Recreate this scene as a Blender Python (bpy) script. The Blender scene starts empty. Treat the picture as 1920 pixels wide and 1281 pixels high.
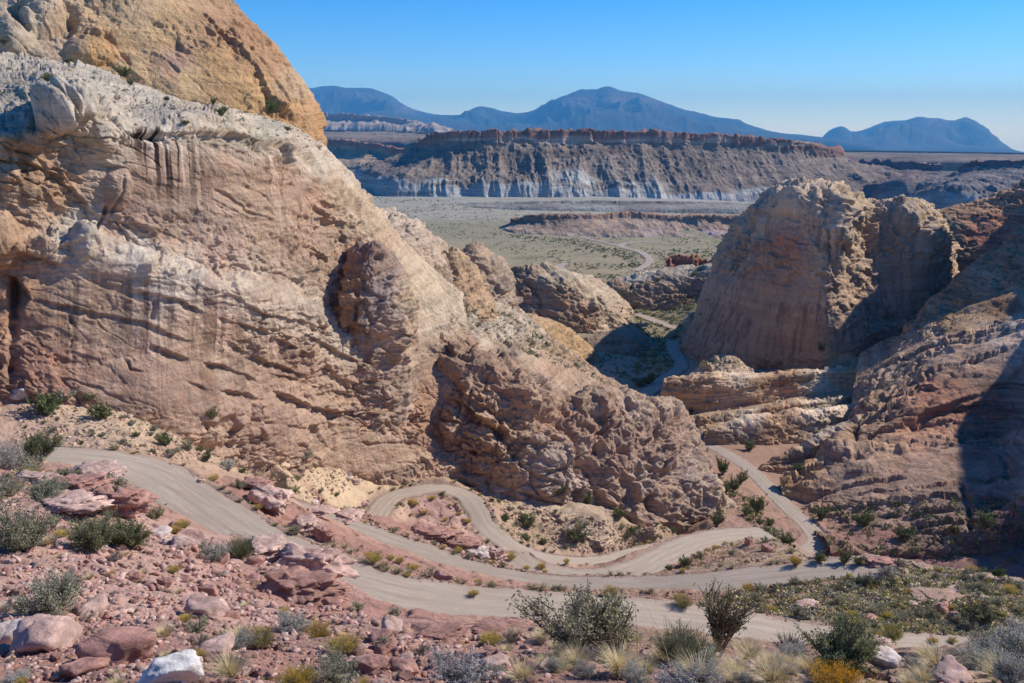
import bpy, bmesh, math, random, time
import numpy as np
from mathutils import Vector, Matrix
T0 = time.time()
random.seed(7)
RNG = np.random.default_rng(7)
C = bpy.context.scene.collection
f32 = np.float32
# ------------------------------------------------------------ camera model
FOC = 1663.0
TH = math.atan(395.5 / FOC)
cT, sT = math.cos(TH), math.sin(TH)
def P(px, py, y):
    """point that shows at photo pixel (px,py) at forward distance y (metres); camera at the origin"""
    u = (px - 960.0) / FOC; v = (py - 640.5) / FOC
    k = y / (cT - v * sT)
    return (u * k, y, -(sT + v * cT) * k)
def yz(py, z):
    v = (py - 640.5) / FOC
    return -z * (cT - v * sT) / (sT + v * cT)
def proj(x, y, z):
    dep = y * cT - z * sT
    return 960 + FOC * x / dep, 640.5 - FOC * (y * sT + z * cT) / dep
# ------------------------------------------------------------ noise
def _h(ix, iy, iz, seed):
    with np.errstate(over='ignore'):
        n = (ix.astype(np.uint32) * np.uint32(374761393) + iy.astype(np.uint32) * np.uint32(668265263)
             + iz.astype(np.uint32) * np.uint32(2246822519) + np.uint32((seed * 3266489917) & 0xffffffff))
        n = (n ^ (n >> np.uint32(13))) * np.uint32(1274126177)
        n = (n ^ (n >> np.uint32(15))) * np.uint32(2654435761)
        return n ^ (n >> np.uint32(16))
def vnoise(p, seed=0):
    """value noise -1..1, p (N,3)"""
    i = np.floor(p).astype(np.int32); f = (p - i).astype(f32)
    f = f * f * f * (f * (f * 6 - 15) + 10)
    r = 0
    for dx in (0, 1):
        wx = f[:, 0] if dx else 1 - f[:, 0]
        for dy in (0, 1):
            wy = f[:, 1] if dy else 1 - f[:, 1]
            for dz in (0, 1):
                wz = f[:, 2] if dz else 1 - f[:, 2]
                h = _h(i[:, 0] + dx, i[:, 1] + dy, i[:, 2] + dz, seed)
                r = r + wx * wy * wz * (h.astype(f32) * f32(2 / 4294967296.0) - 1)
    return r.astype(f32)
_R = np.array([[0.00, 0.80, 0.60], [-0.80, 0.36, -0.48], [-0.60, -0.48, 0.64]], f32)
def fbm(p, L=1.0, o=4, seed=0, g=0.5, ridged=False):
    q = (p / L).astype(f32); a = 1.0; s = 0; t = 0
    for k in range(o):
        n = vnoise(q, seed + k * 17)
        if ridged: n = 1 - 2 * np.abs(n)
        s = s + a * n; t += a; a *= g
        q = (q @ _R.T) * f32(2.03) + f32(3.7)
    return s / t
def voro(p, L=1.0, seed=0):
    """F1, F2, cell random (0..1), offset vector to the nearest seed"""
    q = (p / L).astype(f32); i = np.floor(q).astype(np.int32); f = (q - i).astype(f32)
    n = len(q); F1 = np.full(n, 9, f32); F2 = np.full(n, 9, f32); idr = np.zeros(n, np.uint32); off = np.zeros((n, 3), f32)
    for dx in (-1, 0, 1):
        for dy in (-1, 0, 1):
            for dz in (-1, 0, 1):
                h = _h(i[:, 0] + dx, i[:, 1] + dy, i[:, 2] + dz, seed)
                ax = dx + (h & np.uint32(1023)).astype(f32) / 1023 - f[:, 0]
                ay = dy + ((h >> np.uint32(10)) & np.uint32(1023)).astype(f32) / 1023 - f[:, 1]
                az = dz + ((h >> np.uint32(20)) & np.uint32(1023)).astype(f32) / 1023 - f[:, 2]
                d = ax * ax + ay * ay + az * az
                m = d < F1
                F2 = np.where(m, F1, np.minimum(F2, d)); F1 = np.where(m, d, F1)
                idr = np.where(m, h, idr)
                off[m, 0] = ax[m]; off[m, 1] = ay[m]; off[m, 2] = az[m]
    return np.sqrt(F1), np.sqrt(F2), idr, off
def hr(idr, k):
    n = (idr ^ np.uint32((k * 2654435761) & 0xffffffff))
    with np.errstate(over='ignore'):
        n = (n ^ (n >> np.uint32(15))) * np.uint32(2246822519); n = n ^ (n >> np.uint32(13))
    return (n & np.uint32(0xffff)).astype(f32) / 65535
def blocky(p, L, seed=0, tilt=.9, step=.5, crack=.0, cw=.08, asp=(1, 1, 1), R=None, warp=.25, soft=.22):
    """fractured-rock relief: every cell is its own tilted facet; result in units of L"""
    q = p if R is None else p @ R.T
    q = q + (warp * L) * np.stack([fbm(q, L * 1.3, 2, seed + 5), fbm(q, L * 1.3, 2, seed + 6), fbm(q, L * 1.3, 2, seed + 7)], 1)
    q = (q * np.array(asp, f32)).astype(f32)
    F1, F2, idr, off = voro(q, L, seed)
    g = np.stack([hr(idr, 1), hr(idr, 2), hr(idr, 3)], 1) * 2 - 1
    d = (off * g).sum(1) * tilt + (hr(idr, 4) * 2 - 1) * step
    e = F2 - F1
    d = d * np.clip(e / soft, 0, 1) ** .6
    if crack: d = d - crack * (1 - np.clip(e / cw, 0, 1)) ** 2
    return d
def strata(p, nb, h, seed=0, warp=.5, wl=6.0, soft=.25):
    """ledges: layers of uneven thickness along the bed normal nb; result -1..1 (overhanging lip then notch)"""
    t = (p @ np.array(nb, f32)) / h + warp * fbm(p, h * wl, 3, seed)
    z = np.zeros_like(t)
    t = t + .45 * vnoise(np.stack([t * .9, z, z], 1), seed + 3)
    l = np.floor(t); fr = t - l
    a = hr(_h(l.astype(np.int32), np.zeros(len(l), np.int32), np.zeros(len(l), np.int32), seed), 5)
    b = hr(_h(l.astype(np.int32) + 1, np.zeros(len(l), np.int32), np.zeros(len(l), np.int32), seed), 5)
    s = np.clip((fr - (1 - soft)) / soft, 0, 1); s = s * s * (3 - 2 * s)
    return (a * (1 - s) + b * s) * 2 - 1, fr
def terrace(p, L, k, a, seed=0, sharp=.1, o=5, stretch=None, R=None):
    """exfoliation: fractal contours broken into sharp-edged sheets"""
    q = p if R is None else p @ R.T
    if stretch is not None: q = q * np.array(stretch, f32)
    t = fbm(q, L, o, seed, .55) * k; l = np.floor(t); fr = t - l
    s = np.clip((fr - (1 - sharp)) / sharp, 0, 1)
    return (l + s) * a
def fissure(p, L, depth, seed=0, w=.035, stretch=None, R=None, keep=.0):
    q = p if R is None else p @ R.T
    if stretch is not None: q = q * np.array(stretch, f32)
    n = fbm(q, L, 4, seed, .55); m = np.clip((vnoise(q / (L * 1.1), seed + 9) - keep) * 4, 0, 1)
    return -depth * np.exp(-(n / w) ** 2) * m
# ------------------------------------------------------------ mesh helpers
def mesh_from_grid(name, V, mat, cols=None, smooth=True, closed=False):
    """V (R,C,3) grid -> mesh object"""
    R_, C_ = V.shape[:2]
    idx = np.arange(R_ * C_, dtype=np.int32).reshape(R_, C_)
    f = np.stack([idx[:-1, :-1], idx[:-1, 1:], idx[1:, 1:], idx[1:, :-1]], -1).reshape(-1, 4)
    return mesh_raw(name, V.reshape(-1, 3), f, mat, None if cols is None else cols.reshape(-1, 3), smooth)
def mesh_raw(name, V, F, mat, cols=None, smooth=True, link=True, extra=None):
    me = bpy.data.meshes.new(name)
    nv, nf = len(V), len(F)
    k = F.shape[1]
    me.vertices.add(nv); me.vertices.foreach_set('co', np.ascontiguousarray(V, f32).ravel())
    me.loops.add(nf * k); me.loops.foreach_set('vertex_index', np.ascontiguousarray(F, np.int32).ravel())
    me.polygons.add(nf); me.polygons.foreach_set('loop_start', np.arange(0, nf * k, k, dtype=np.int32))
    if smooth: me.polygons.foreach_set('use_smooth', np.ones(nf, bool))
    me.update(calc_edges=True)
    if cols is not None:
        a = me.color_attributes.new('Col', 'FLOAT_COLOR', 'POINT')
        c4 = np.ones((nv, 4), f32); c4[:, :3] = cols; a.data.foreach_set('color', c4.ravel())
    me.materials.append(mat)
    o = bpy.data.objects.new(name, me)
    if link: C.objects.link(o)
    return o
def grid_normals(V):
    du = np.gradient(V, axis=1); dv = np.gradient(V, axis=0)
    n = np.cross(du, dv); n /= (np.linalg.norm(n, axis=-1, keepdims=True) + 1e-9)
    return n.astype(f32)
def cr(P4, t):
    p0, p1, p2, p3 = P4; t = t[..., None]
    return .5 * ((2 * p1) + (-p0 + p2) * t + (2 * p0 - 5 * p1 + 4 * p2 - p3) * t * t + (-p0 + 3 * p1 - 3 * p2 + p3) * t ** 3)
def axis_interp(G, counts):
    """Hermite spline along axis 0 with chord-weighted tangents (no overshoot at uneven spacing); counts[i] samples for interval i"""
    n = G.shape[0]
    D = np.diff(G, axis=0); d = np.linalg.norm(D, axis=-1, keepdims=True) + 1e-6
    S = D / d                                            # slopes per metre
    T = np.empty_like(G); T[0] = S[0]; T[-1] = S[-1]
    if n > 2: T[1:-1] = (S[:-1] * d[1:] + S[1:] * d[:-1]) / (d[1:] + d[:-1])
    out = []
    for i in range(n - 1):
        m = counts[i]; t = (np.arange(m) / m).reshape((-1,) + (1,) * (G.ndim - 1))
        t2 = t * t; t3 = t2 * t
        m0 = T[i] * np.minimum(d[i], 2.2 * d[i - 1] if i > 0 else d[i]); m1 = T[i + 1] * np.minimum(d[i], 2.2 * d[i + 1] if i < n - 2 else d[i])
        out.append((2 * t3 - 3 * t2 + 1) * G[i] + (t3 - 2 * t2 + t) * m0 + (-2 * t3 + 3 * t2) * G[i + 1] + (t3 - t2) * m1)
    out.append(G[-1:])
    return np.concatenate(out, 0)
def net(rows, step=1.7, mx=900):
    """control net of (px,py,y[,r,g,b]) rows -> dense grid of world points (+ colours)"""
    A = np.array(rows, float)
    W = np.array([[P(*c[:3]) for c in r] for r in A])
    px = A[..., :2]
    dr = np.linalg.norm(np.diff(px, axis=0), axis=-1).mean(1) + .25 * np.linalg.norm(np.diff(px, axis=0), axis=-1).max(1)
    dc = np.linalg.norm(np.diff(px, axis=1), axis=-1).mean(0) + .25 * np.linalg.norm(np.diff(px, axis=1), axis=-1).max(0)
    mc = .5 * (px[:, 1:, 0] + px[:, :-1, 0]).mean(0); out = (mc > 2060) | (mc < -110)
    dr = np.linalg.norm(np.diff(px, axis=0), axis=-1)[:, ~(np.append((px[:, :, 0].mean(0) > 2150), [])[:px.shape[1]].astype(bool) | (px[:, :, 0].mean(0) < -200))].mean(1) * 1.25
    dc = np.where(out, np.minimum(dc / 6, 90), dc)
    cr_ = np.clip(dr / step, 3, mx).astype(int); cc = np.clip(dc / step, 3, mx).astype(int)
    G = axis_interp(W, cr_)
    G = np.swapaxes(axis_interp(np.swapaxes(G, 0, 1), cc), 0, 1)
    return G.astype(f32)
def rbf_fit(X, val, e=.03, lam=0.0):
    X = np.array(X, float); D = np.sqrt(((X[:, None] - X[None]) ** 2).sum(-1) + e * e)
    n = len(X); A = np.zeros((n + 3, n + 3)); A[:n, :n] = D - lam * np.eye(n); A[:n, n] = 1; A[:n, n + 1:n + 3] = X
    A[n, :n] = 1; A[n + 1:n + 3, :n] = X.T
    b = np.zeros((n + 3,) + np.shape(val)[1:]); b[:n] = val
    w = np.linalg.solve(A, b)
    return X, w, e
def rbf_eval(m, Q):
    X, w, e = m; out = []
    for i in range(0, len(Q), 60000):
        q = Q[i:i + 60000].astype(f32)
        d2 = ((q[:, None, 0] - X[None, :, 0].astype(f32)) ** 2 + (q[:, None, 1] - X[None, :, 1].astype(f32)) ** 2)
        D = np.sqrt(d2 + f32(e * e))
        out.append(D @ w[:len(X)].astype(f32) + w[len(X)].astype(f32) + q @ w[len(X) + 1:].astype(f32))
    return np.concatenate(out)
def zones(Q, pts, scale=1.0, power=4.0):
    """inverse-distance colour zones: pts rows (a,b,r,g,b), Q (N,2)"""
    A = np.array(pts, float)
    X = A[:, :2].astype(f32); K = A[:, 2:5].astype(f32); out = np.empty((len(Q), 3), f32)
    for i in range(0, len(Q), 80000):
        q = Q[i:i + 80000].astype(f32)
        d2 = (q[:, None, 0] - X[None, :, 0]) ** 2 + (q[:, None, 1] - X[None, :, 1]) ** 2
        w = 1 / (d2 * scale * scale + f32(1e-5)) ** (power / 2)
        out[i:i + 80000] = (w @ K) / w.sum(1, keepdims=True)
    return out
def tag(o, kind=None, label=None, cat=None, group=None):
    if kind: o['kind'] = kind
    if label: o['label'] = label
    if cat: o['category'] = cat
    if group: o['group'] = group
    return o
def log(*a): print('[%6.1f]' % (time.time() - T0), *a, flush=True)
# ------------------------------------------------------------ materials
def new_mat(name):
    m = bpy.data.materials.new(name); m.use_nodes = True
    nt = m.node_tree; nt.nodes.clear()
    out = nt.nodes.new('ShaderNodeOutputMaterial'); b = nt.nodes.new('ShaderNodeBsdfPrincipled')
    b.inputs['Roughness'].default_value = .95; b.inputs['Specular IOR Level'].default_value = .15
    nt.links.new(b.outputs[0], out.inputs[0])
    return m, nt, b
class NB:
    def __init__(s, nt): s.nt = nt
    def n(s, t, **kw):
        x = s.nt.nodes.new(t)
        for k, v in kw.items(): setattr(x, k, v)
        return x
    def l(s, a, b): s.nt.links.new(a, b)
    def noise(s, vec, scale, detail=5, rough=.6, dist=0):
        x = s.n('ShaderNodeTexNoise'); x.inputs['Scale'].default_value = scale; x.inputs['Detail'].default_value = detail
        x.inputs['Roughness'].default_value = rough; x.inputs['Distortion'].default_value = dist; s.l(vec, x.inputs['Vector']); return x.outputs[0]
    def vor(s, vec, scale, feat='F1', out=0):
        x = s.n('ShaderNodeTexVoronoi', feature=feat); x.inputs['Scale'].default_value = scale; s.l(vec, x.inputs['Vector']); return x.outputs[out]
    def map(s, vec, sc=(1, 1, 1), rot=(0, 0, 0)):
        x = s.n('ShaderNodeMapping'); x.inputs['Scale'].default_value = sc; x.inputs['Rotation'].default_value = rot; s.l(vec, x.inputs['Vector']); return x.outputs[0]
    def ramp(s, v, a, b, c0=0., c1=1.):
        x = s.n('ShaderNodeMapRange'); x.inputs['From Min'].default_value = a; x.inputs['From Max'].default_value = b
        x.inputs['To Min'].default_value = c0; x.inputs['To Max'].default_value = c1; s.l(v, x.inputs['Value']); return x.outputs[0]
    def math(s, op, a, b=None):
        x = s.n('ShaderNodeMath', operation=op)
        for i, v in enumerate((a, b)):
            if v is None: continue
            if isinstance(v, (int, float)): x.inputs[i].default_value = v
            else: s.l(v, x.inputs[i])
        return x.outputs[0]
    def mix(s, fac, a, b, mode='MIX'):
        x = s.n('ShaderNodeMix', data_type='RGBA', blend_type=mode); x.clamp_factor = True
        for k, v in ((0, fac), (6, a), (7, b)):
            if isinstance(v, (int, float)): x.inputs[k].default_value = v
            elif isinstance(v, tuple): x.inputs[k].default_value = (*v, 1) if len(v) == 3 else v
            else: s.l(v, x.inputs[k])
        return x.outputs[2]
    def gray(s, v):
        x = s.n('ShaderNodeCombineColor'); [s.l(v, x.inputs[i]) for i in range(3)]; return x.outputs[0]
def rock_mat(name, u=1.0, var=.35, bands=.3, streak=.0, bump=1.0, bed=(0, .2, 0), streak_col=(.10, .07, .06), grain=.25):
    """weathered sandstone: zone colour from the mesh, bedding bands, wet-look varnish streaks, cracks with their shade lines put into the colour; u = metres of the main grain"""
    m, nt, b = new_mat(name); s = NB(nt)
    geo = s.n('ShaderNodeNewGeometry'); pos = geo.outputs['Position']
    at = s.n('ShaderNodeAttribute', attribute_name='Col'); col = at.outputs['Color']
    big = s.noise(pos, .12 / u, 6, .62); mid = s.noise(pos, .9 / u, 6, .65, .4); fine = s.noise(pos, 6 / u, 5, .7)
    v = s.math('ADD', s.ramp(big, .3, .7, 1 - var * .6, 1 + var * .6), s.ramp(mid, .3, .7, -var * .5, var * .5))
    v = s.math('ADD', v, s.ramp(fine, .3, .7, -grain * .5, grain * .5))
    bp = s.map(pos, (.06 / u, .06 / u, 1.6 / u), bed)
    bn = s.noise(bp, 1.0, 7, .7, .3)
    v = s.math('ADD', v, s.ramp(bn, .35, .65, -bands, bands))
    bl_ = s.noise(s.map(pos, (.012 / u, .012 / u, .32 / u), bed), 1.0, 5, .6, .5); v = s.math('ADD', v, s.ramp(bl_, .38, .62, -bands * .9, bands * .9))
    c = s.mix(1.0, col, s.gray(v), 'MULTIPLY')
    # mineral tint patches: iron stain against bleached rock
    tn = s.noise(pos, .22 / u, 5, .6, .8)
    c = s.mix(s.ramp(tn, .52, .75, 0, .35), c, s.mix(1.0, col, (1.15, .72, .48), 'MULTIPLY'))
    tn2 = s.noise(s.map(pos, (1, 1, 1), (1, 2, 3)), .3 / u, 5, .6, .6)
    c = s.mix(s.ramp(tn2, .56, .75, 0, .28), c, s.mix(1.0, col, (1.18, 1.2, 1.2), 'MULTIPLY'))
    if streak:
        sp = s.map(pos, (.55 / u, .55 / u, .022 / u))
        sn = s.noise(sp, 1.0, 5, .6, .15)
        patch = s.ramp(s.noise(pos, .035 / u, 3, .5), .40, .56, 0, 1)
        nz = s.n('ShaderNodeSeparateXYZ'); s.l(geo.outputs['Normal'], nz.inputs[0])
        steep = s.ramp(nz.outputs[2], .82, .62, 0, 1)
        fac = s.math('MULTIPLY', s.math('MULTIPLY', s.ramp(sn, .49, .60, 0, streak), patch), steep)
        c = s.mix(fac, c, s.mix(.8, c, streak_col))
        fac2 = s.math('MULTIPLY', s.math('MULTIPLY', s.ramp(sn, .46, .36, 0, streak * .5), patch), steep)
        c = s.mix(fac2, c, s.mix(1.0, c, (1.25, 1.22, 1.2), 'MULTIPLY'))
    dkf = s.noise(s.map(pos, (1, 1, 1.8), bed), 2.6 / u, 8, .75, .5); c = s.mix(s.ramp(dkf, .60, .68, 0, .55), c, s.mix(1.0, c, (.55, .48, .45), 'MULTIPLY'))
    fz = s.noise(s.map(pos, (1, 1, 2.6), bed), .55 / u, 8, .68, .4); lin = s.math('ABSOLUTE', s.math('SUBTRACT', fz, .5)); c = s.mix(s.math('MULTIPLY', s.ramp(lin, 0, .012, .65, 0), s.ramp(big, .42, .55, 0, 1)), c, s.mix(1.0, c, (.5, .42, .38), 'MULTIPLY'))  # thin shadow lines of cracks, darkened in the colour itself
    s.l(c, b.inputs['Base Color'])
    cr1 = s.vor(s.map(pos, (1, 1, 2.2), bed), .35 / u, 'DISTANCE_TO_EDGE')
    cr2 = s.vor(s.map(pos, (1, 1, 1.6), bed), 1.3 / u, 'DISTANCE_TO_EDGE')
    hgt = s.math('ADD', s.math('MULTIPLY', s.ramp(cr1, 0, .05, -1, 0), s.ramp(big, .54, .66, 0, .3)), s.math('MULTIPLY', s.ramp(cr2, 0, .08, -1, 0), s.ramp(mid, .58, .68, 0, .10)))
    hgt = s.math('ADD', hgt, s.math('MULTIPLY', mid, 1.0)); hgt = s.math('ADD', hgt, s.math('MULTIPLY', fine, .22)); hgt = s.math('ADD', hgt, s.math('MULTIPLY', bn, .22))
    bu = s.n('ShaderNodeBump'); bu.inputs['Strength'].default_value = min(1, .8 * bump); bu.inputs['Distance'].default_value = .8 * u * bump
    s.l(hgt, bu.inputs['Height']); s.l(bu.outputs[0], b.inputs['Normal'])
    return m
def ground_mat():
    m, nt, b = new_mat('desert_ground'); s = NB(nt)
    geo = s.n('ShaderNodeNewGeometry'); pos = geo.outputs['Position']
    col = s.n('ShaderNodeAttribute', attribute_name='Col').outputs['Color']
    cd = s.n('ShaderNodeSeparateXYZ'); s.l(pos, cd.inputs[0])
    near = s.ramp(cd.outputs[1], 200, 700, 1, 0)
    n1 = s.noise(pos, .25, 6, .65); n2 = s.noise(pos, 2.2, 6, .7); n3 = s.noise(pos, 14, 4, .7)
    v = s.math('ADD', s.ramp(n1, .3, .7, .78, 1.22), s.ramp(n2, .3, .7, -.2, .2)); v = s.math('ADD', v, s.ramp(n3, .3, .7, -.14, .14))
    c = s.mix(1.0, col, s.gray(v), 'MULTIPLY')
    # scattered pebbles and pale chips lying in the dirt
    pv = s.vor(pos, 2.6, 'F1', 1); px_ = s.n('ShaderNodeSeparateColor'); s.l(pv, px_.inputs[0])
    pd = s.vor(pos, 2.6, 'F1', 0)
    c = s.mix(s.math('MULTIPLY', s.math('MULTIPLY', s.ramp(pd, .30, .22, 0, 1), s.ramp(px_.outputs[0], .55, .6, 0, .75)), near), c, s.mix(1.0, col, (1.22, 1.2, 1.18), 'MULTIPLY'))
    # low scrub dotting the far flats
    fv = s.vor(s.map(pos, (1, 1, 0)), .11, 'F1', 0); fq = s.noise(pos, .004, 5, .6)
    far = s.ramp(cd.outputs[1], 500, 900, 0, 1); vfar = s.ramp(cd.outputs[1], 3000, 4500, 1, 0)
    dots = s.math('MULTIPLY', s.math('MULTIPLY', s.ramp(fv, .36, .22, 0, .7), s.ramp(fq, .44, .62, 0, 1)), s.math('MULTIPLY', far, vfar))
    c = s.mix(dots, c, (.055, .062, .038))
    sc = s.noise(pos, .02, 7, .75, .6)
    c = s.mix(s.math('MULTIPLY', s.ramp(sc, .5, .68, 0, .6), far), c, (.125, .115, .07))
    s.l(c, b.inputs['Base Color'])
    h = s.math('ADD', n2, s.math('MULTIPLY', n3, .25)); h = s.math('ADD', h, s.math('MULTIPLY', s.ramp(pd, 0, .35, .4, 0), 1.))
    bu = s.n('ShaderNodeBump'); bu.inputs['Strength'].default_value = .8; bu.inputs['Distance'].default_value = .22
    s.l(h, bu.inputs['Height']); s.l(bu.outputs[0], b.inputs['Normal'])
    return m
def road_mat():
    m, nt, b = new_mat('graded_dirt'); s = NB(nt)
    uv = s.n('ShaderNodeAttribute', attribute_name='Col').outputs['Color']   # r = across 0..1, g = along (m/100)
    sp = s.n('ShaderNodeSeparateColor'); s.l(uv, sp.inputs[0])
    geo = s.n('ShaderNodeNewGeometry'); pos = geo.outputs['Position']
    cb = s.n('ShaderNodeCombineXYZ'); s.l(s.math('MULTIPLY', sp.outputs[0], 13), cb.inputs[0]); s.l(s.math('MULTIPLY', sp.outputs[1], 11), cb.inputs[1])
    tracks = s.noise(cb.outputs[0], 1.0, 5, .65, .3)
    n1 = s.noise(pos, .12, 4, .6); n2 = s.noise(pos, 3.0, 6, .7)
    c = s.mix(s.ramp(n1, .35, .65), (.40, .335, .255), (.43, .335, .26))
    c = s.mix(s.math('MULTIPLY', s.ramp(tracks, .42, .58, 0, .7), s.ramp(n1, .3, .6, .2, 1)), c, (.53, .455, .36))
    rut = s.math('SINE', s.math('MULTIPLY', sp.outputs[0], 25.1)); c = s.mix(s.math('MULTIPLY', s.ramp(rut, .2, .9, 0, .45), s.ramp(n1, .35, .6, .3, 1)), c, s.mix(1.0, c, (.72, .70, .68), 'MULTIPLY'))
    edge = s.math('ABSOLUTE', s.math('SUBTRACT', sp.outputs[0], .5))
    c = s.mix(s.ramp(edge, .34, .5, 0, .7), c, (.38, .27, .205))
    pt = s.noise(pos, .35, 6, .7, .6); c = s.mix(s.ramp(pt, .45, .65, 0, .55), c, (.44, .33, .255)); c = s.mix(s.ramp(n2, .3, .7, 0, .45), c, s.mix(1.0, c, (.74, .72, .7), 'MULTIPLY'))
    gr = s.noise(pos, 9, 4, .8); c = s.mix(s.ramp(gr, .58, .66, 0, .5), c, s.mix(1.0, c, (.6, .56, .52), 'MULTIPLY'))
    s.l(c, b.inputs['Base Color'])
    bu = s.n('ShaderNodeBump'); bu.inputs['Strength'].default_value = .6; bu.inputs['Distance'].default_value = .08
    s.l(s.math('ADD', s.math('MULTIPLY', tracks, 1.2), n2), bu.inputs['Height']); s.l(bu.outputs[0], b.inputs['Normal'])
    return m
# ------------------------------------------------------------ roads (photo pixel, height) -> world
def path(pts, step=.6):
    W = np.array([P(a, b, yz(b, z)) for a, b, z in pts])
    d = np.linalg.norm(np.diff(W[:, :2], axis=0), axis=1)
    G = axis_interp(W, np.maximum(2, (d / step)).astype(int))
    return G
ROADS = [
 (path([(40,852,-53.5),(110,857,-54),(200,867,-55),(280,888,-56.5),(338,922,-58),(395,962,-59),(465,1008,-60),(545,1045,-61.2),(640,1082,-62.5),(740,1112,-63.5),(880,1132,-65),(1000,1141,-66),(1200,1155,-68),(1400,1180,-70),(1500,1198,-71.5),(1650,1216,-73.5),(1850,1225,-76),(2050,1225,-78)]), 10.2),
 (path([(490,934,-84.5),(540,953,-85),(640,987,-86.5),(760,1029,-88),(900,1076,-88.5),(1000,1094,-88.3),(1100,1101,-87.5),(1200,1101,-86.5),(1300,1096,-85),(1420,1084,-83.5),(1550,1069,-82),(1640,1062,-81)]), 9.0),
 (path([(690,985,-101.5),(703,968,-102.5),(716,948,-103.2),(745,928,-104),(790,918,-104.5),(835,916,-105.3),(872,930,-106.5),(893,957,-108),(914,990,-110),(955,1022,-112.5),(1010,1043,-115),(1080,1053,-118),(1150,1047,-122),(1195,1034,-126),(1240,1026,-130),(1290,1012,-133)]), 7.0),
 (path([(955,1040,-112.6),(980,1060,-112.6),(1030,1077,-113.2),(1100,1085,-114),(1180,1073,-115),(1240,1045,-117.2),(1300,1018,-120.5),(1370,1003,-124),(1440,1000,-126.5)]), 10.5),
 (path([(1500,1040,-143),(1532,1015,-145),(1515,988,-147),(1480,955,-149),(1445,920,-151),(1408,882,-153),(1362,850,-155),(1312,825,-157),(1290,800,-160)], 1.2), 7.5),
 (path([(1205,745,-171),(1225,728,-172),(1245,712,-173),(1264,700,-174),(1276,690,-174.6),(1272,672,-175.4),(1262,655,-176.5),(1262,640,-178)], 2), 11),
 (path([(1290,622,-179.5),(1272,617,-180),(1245,609,-180.5),(1215,597,-181.5),(1195,590,-182)], 2.5), 11),
 (path([(1085,530,-187),(1068,515,-188),(1053,505,-188.3),(1050,498,-188.6),(1062,494,-188.8)], 4), 14),
 (path([(1190,508,-189),(1208,500,-189.6),(1218,488,-190),(1210,478,-190.3),(1190,469,-190.6),(1168,464,-190.8),(1170,457,-191),(1195,454,-191),(1240,452.5,-191)], 5), 13),
 (path([(1190,469,-190.7),(1140,456,-190.8),(1105,448,-191),(1078,441,-191)], 5), 9),
]
# ------------------------------------------------------------ ground control points (px, py, forward distance)
G = """-350,1700,5.5 0,1700,5.5 500,1700,5.5 960,1700,5.5 1500,1700,5.5 2300,1700,5.5 0,1500,8 960,1500,8.5 1900,1500,8.5
-200,1281,13 0,1281,13.5 300,1281,13.5 600,1281,14 900,1281,14 1200,1281,14.5 1500,1281,14 1900,1281,13.5 2100,1281,13.5
-150,1100,27 0,1200,18.5 0,1100,27 0,1000,38 100,1150,23 300,1180,20.5 300,1100,29 300,1040,42 190,1010,48 100,950,62 0,900,72 130,905,92 100,882,112 -120,880,110 -120,950,60
250,915,112 262,945,100 300,975,84 350,1010,66 400,1040,57 500,1060,52 590,1055,72 625,1085,62 640,1130,48 690,1165,42 740,1178,40 560,1140,38 450,1130,30 400,1200,19.5 600,1210,20.5 800,1230,19 1000,1235,18.5 1300,1250,18 1600,1255,18
900,1180,42 960,1178,43 640,1190,66 760,1215,66 900,1215,64 1000,1220,62 1150,1235,60 1350,1255,56 1550,1270,50 700,1180,88 900,1185,88 1100,1205,86 1350,1230,82 1550,1250,78 1100,1185,36 1300,1205,31 1500,1225,27 1700,1225,28 1920,1215,30 2100,1215,30 1850,1212,60
1600,1168,124 1700,1110,145 1850,1130,135 1900,1180,116 1620,1052,174 1680,1050,176 1750,1062,170 1850,1078,164 1920,1095,158 2050,1110,150 1900,1130,140 1550,1130,132 1450,1120,138 1600,1090,150
1750,1190,225 1900,1195,220 1600,1150,240 2100,1190,215
1300,1068,192 1400,1052,196 1480,1052,208 1540,1050,228 1445,1015,253 1500,1032,246 1400,1000,262 1380,987,270 1300,990,264 1250,996,246 1210,1018,235 1175,1046,225 1285,983,260 1240,1030,285 1180,1060,262
750,985,207 900,1030,206 940,1052,206 820,1002,212 680,962,210 600,962,213 800,955,238 770,1000,201
830,898,257 720,905,250 900,925,262 1000,1000,246 1050,960,262 1150,990,258 950,960,250 1250,985,272 1350,972,292 1150,960,275
1380,930,335 1420,965,312 1470,1000,288 1340,880,366 1400,985,292 1480,1020,275 1560,1020,292 1700,1000,300 1900,1000,300 2100,1000,290
110,835,150 -100,840,140 -100,740,170 50,745,168 300,770,178 330,850,158 440,880,164 420,790,185 520,832,206 500,925,150 540,960,146 570,1000,138 620,1020,134 560,890,208 540,930,197 640,880,236 600,850,222 600,880,222 500,880,195 460,850,190
1250,765,540 1215,745,575 1150,700,600 1300,740,560 1200,640,725 1190,600,830 1260,640,760 1320,690,620 1400,690,640 1150,580,900 1290,590,860 1340,560,900 1120,560,950
700,560,900 900,540,950 700,700,600 1900,500,900 1700,600,700
1000,640,700 1350,800,470 1200,850,460 1500,900,380 1800,900,380""".split()
GP = [tuple(float(v) for v in g.split(',')) for g in G]
ctrl = [P(*g) for g in GP]
for (pts, w) in ROADS[:8]:
    n = max(2, len(pts) // 40)
    ctrl += [tuple(pts[i]) for i in range(0, len(pts), max(1, len(pts) // 12))]
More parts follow.
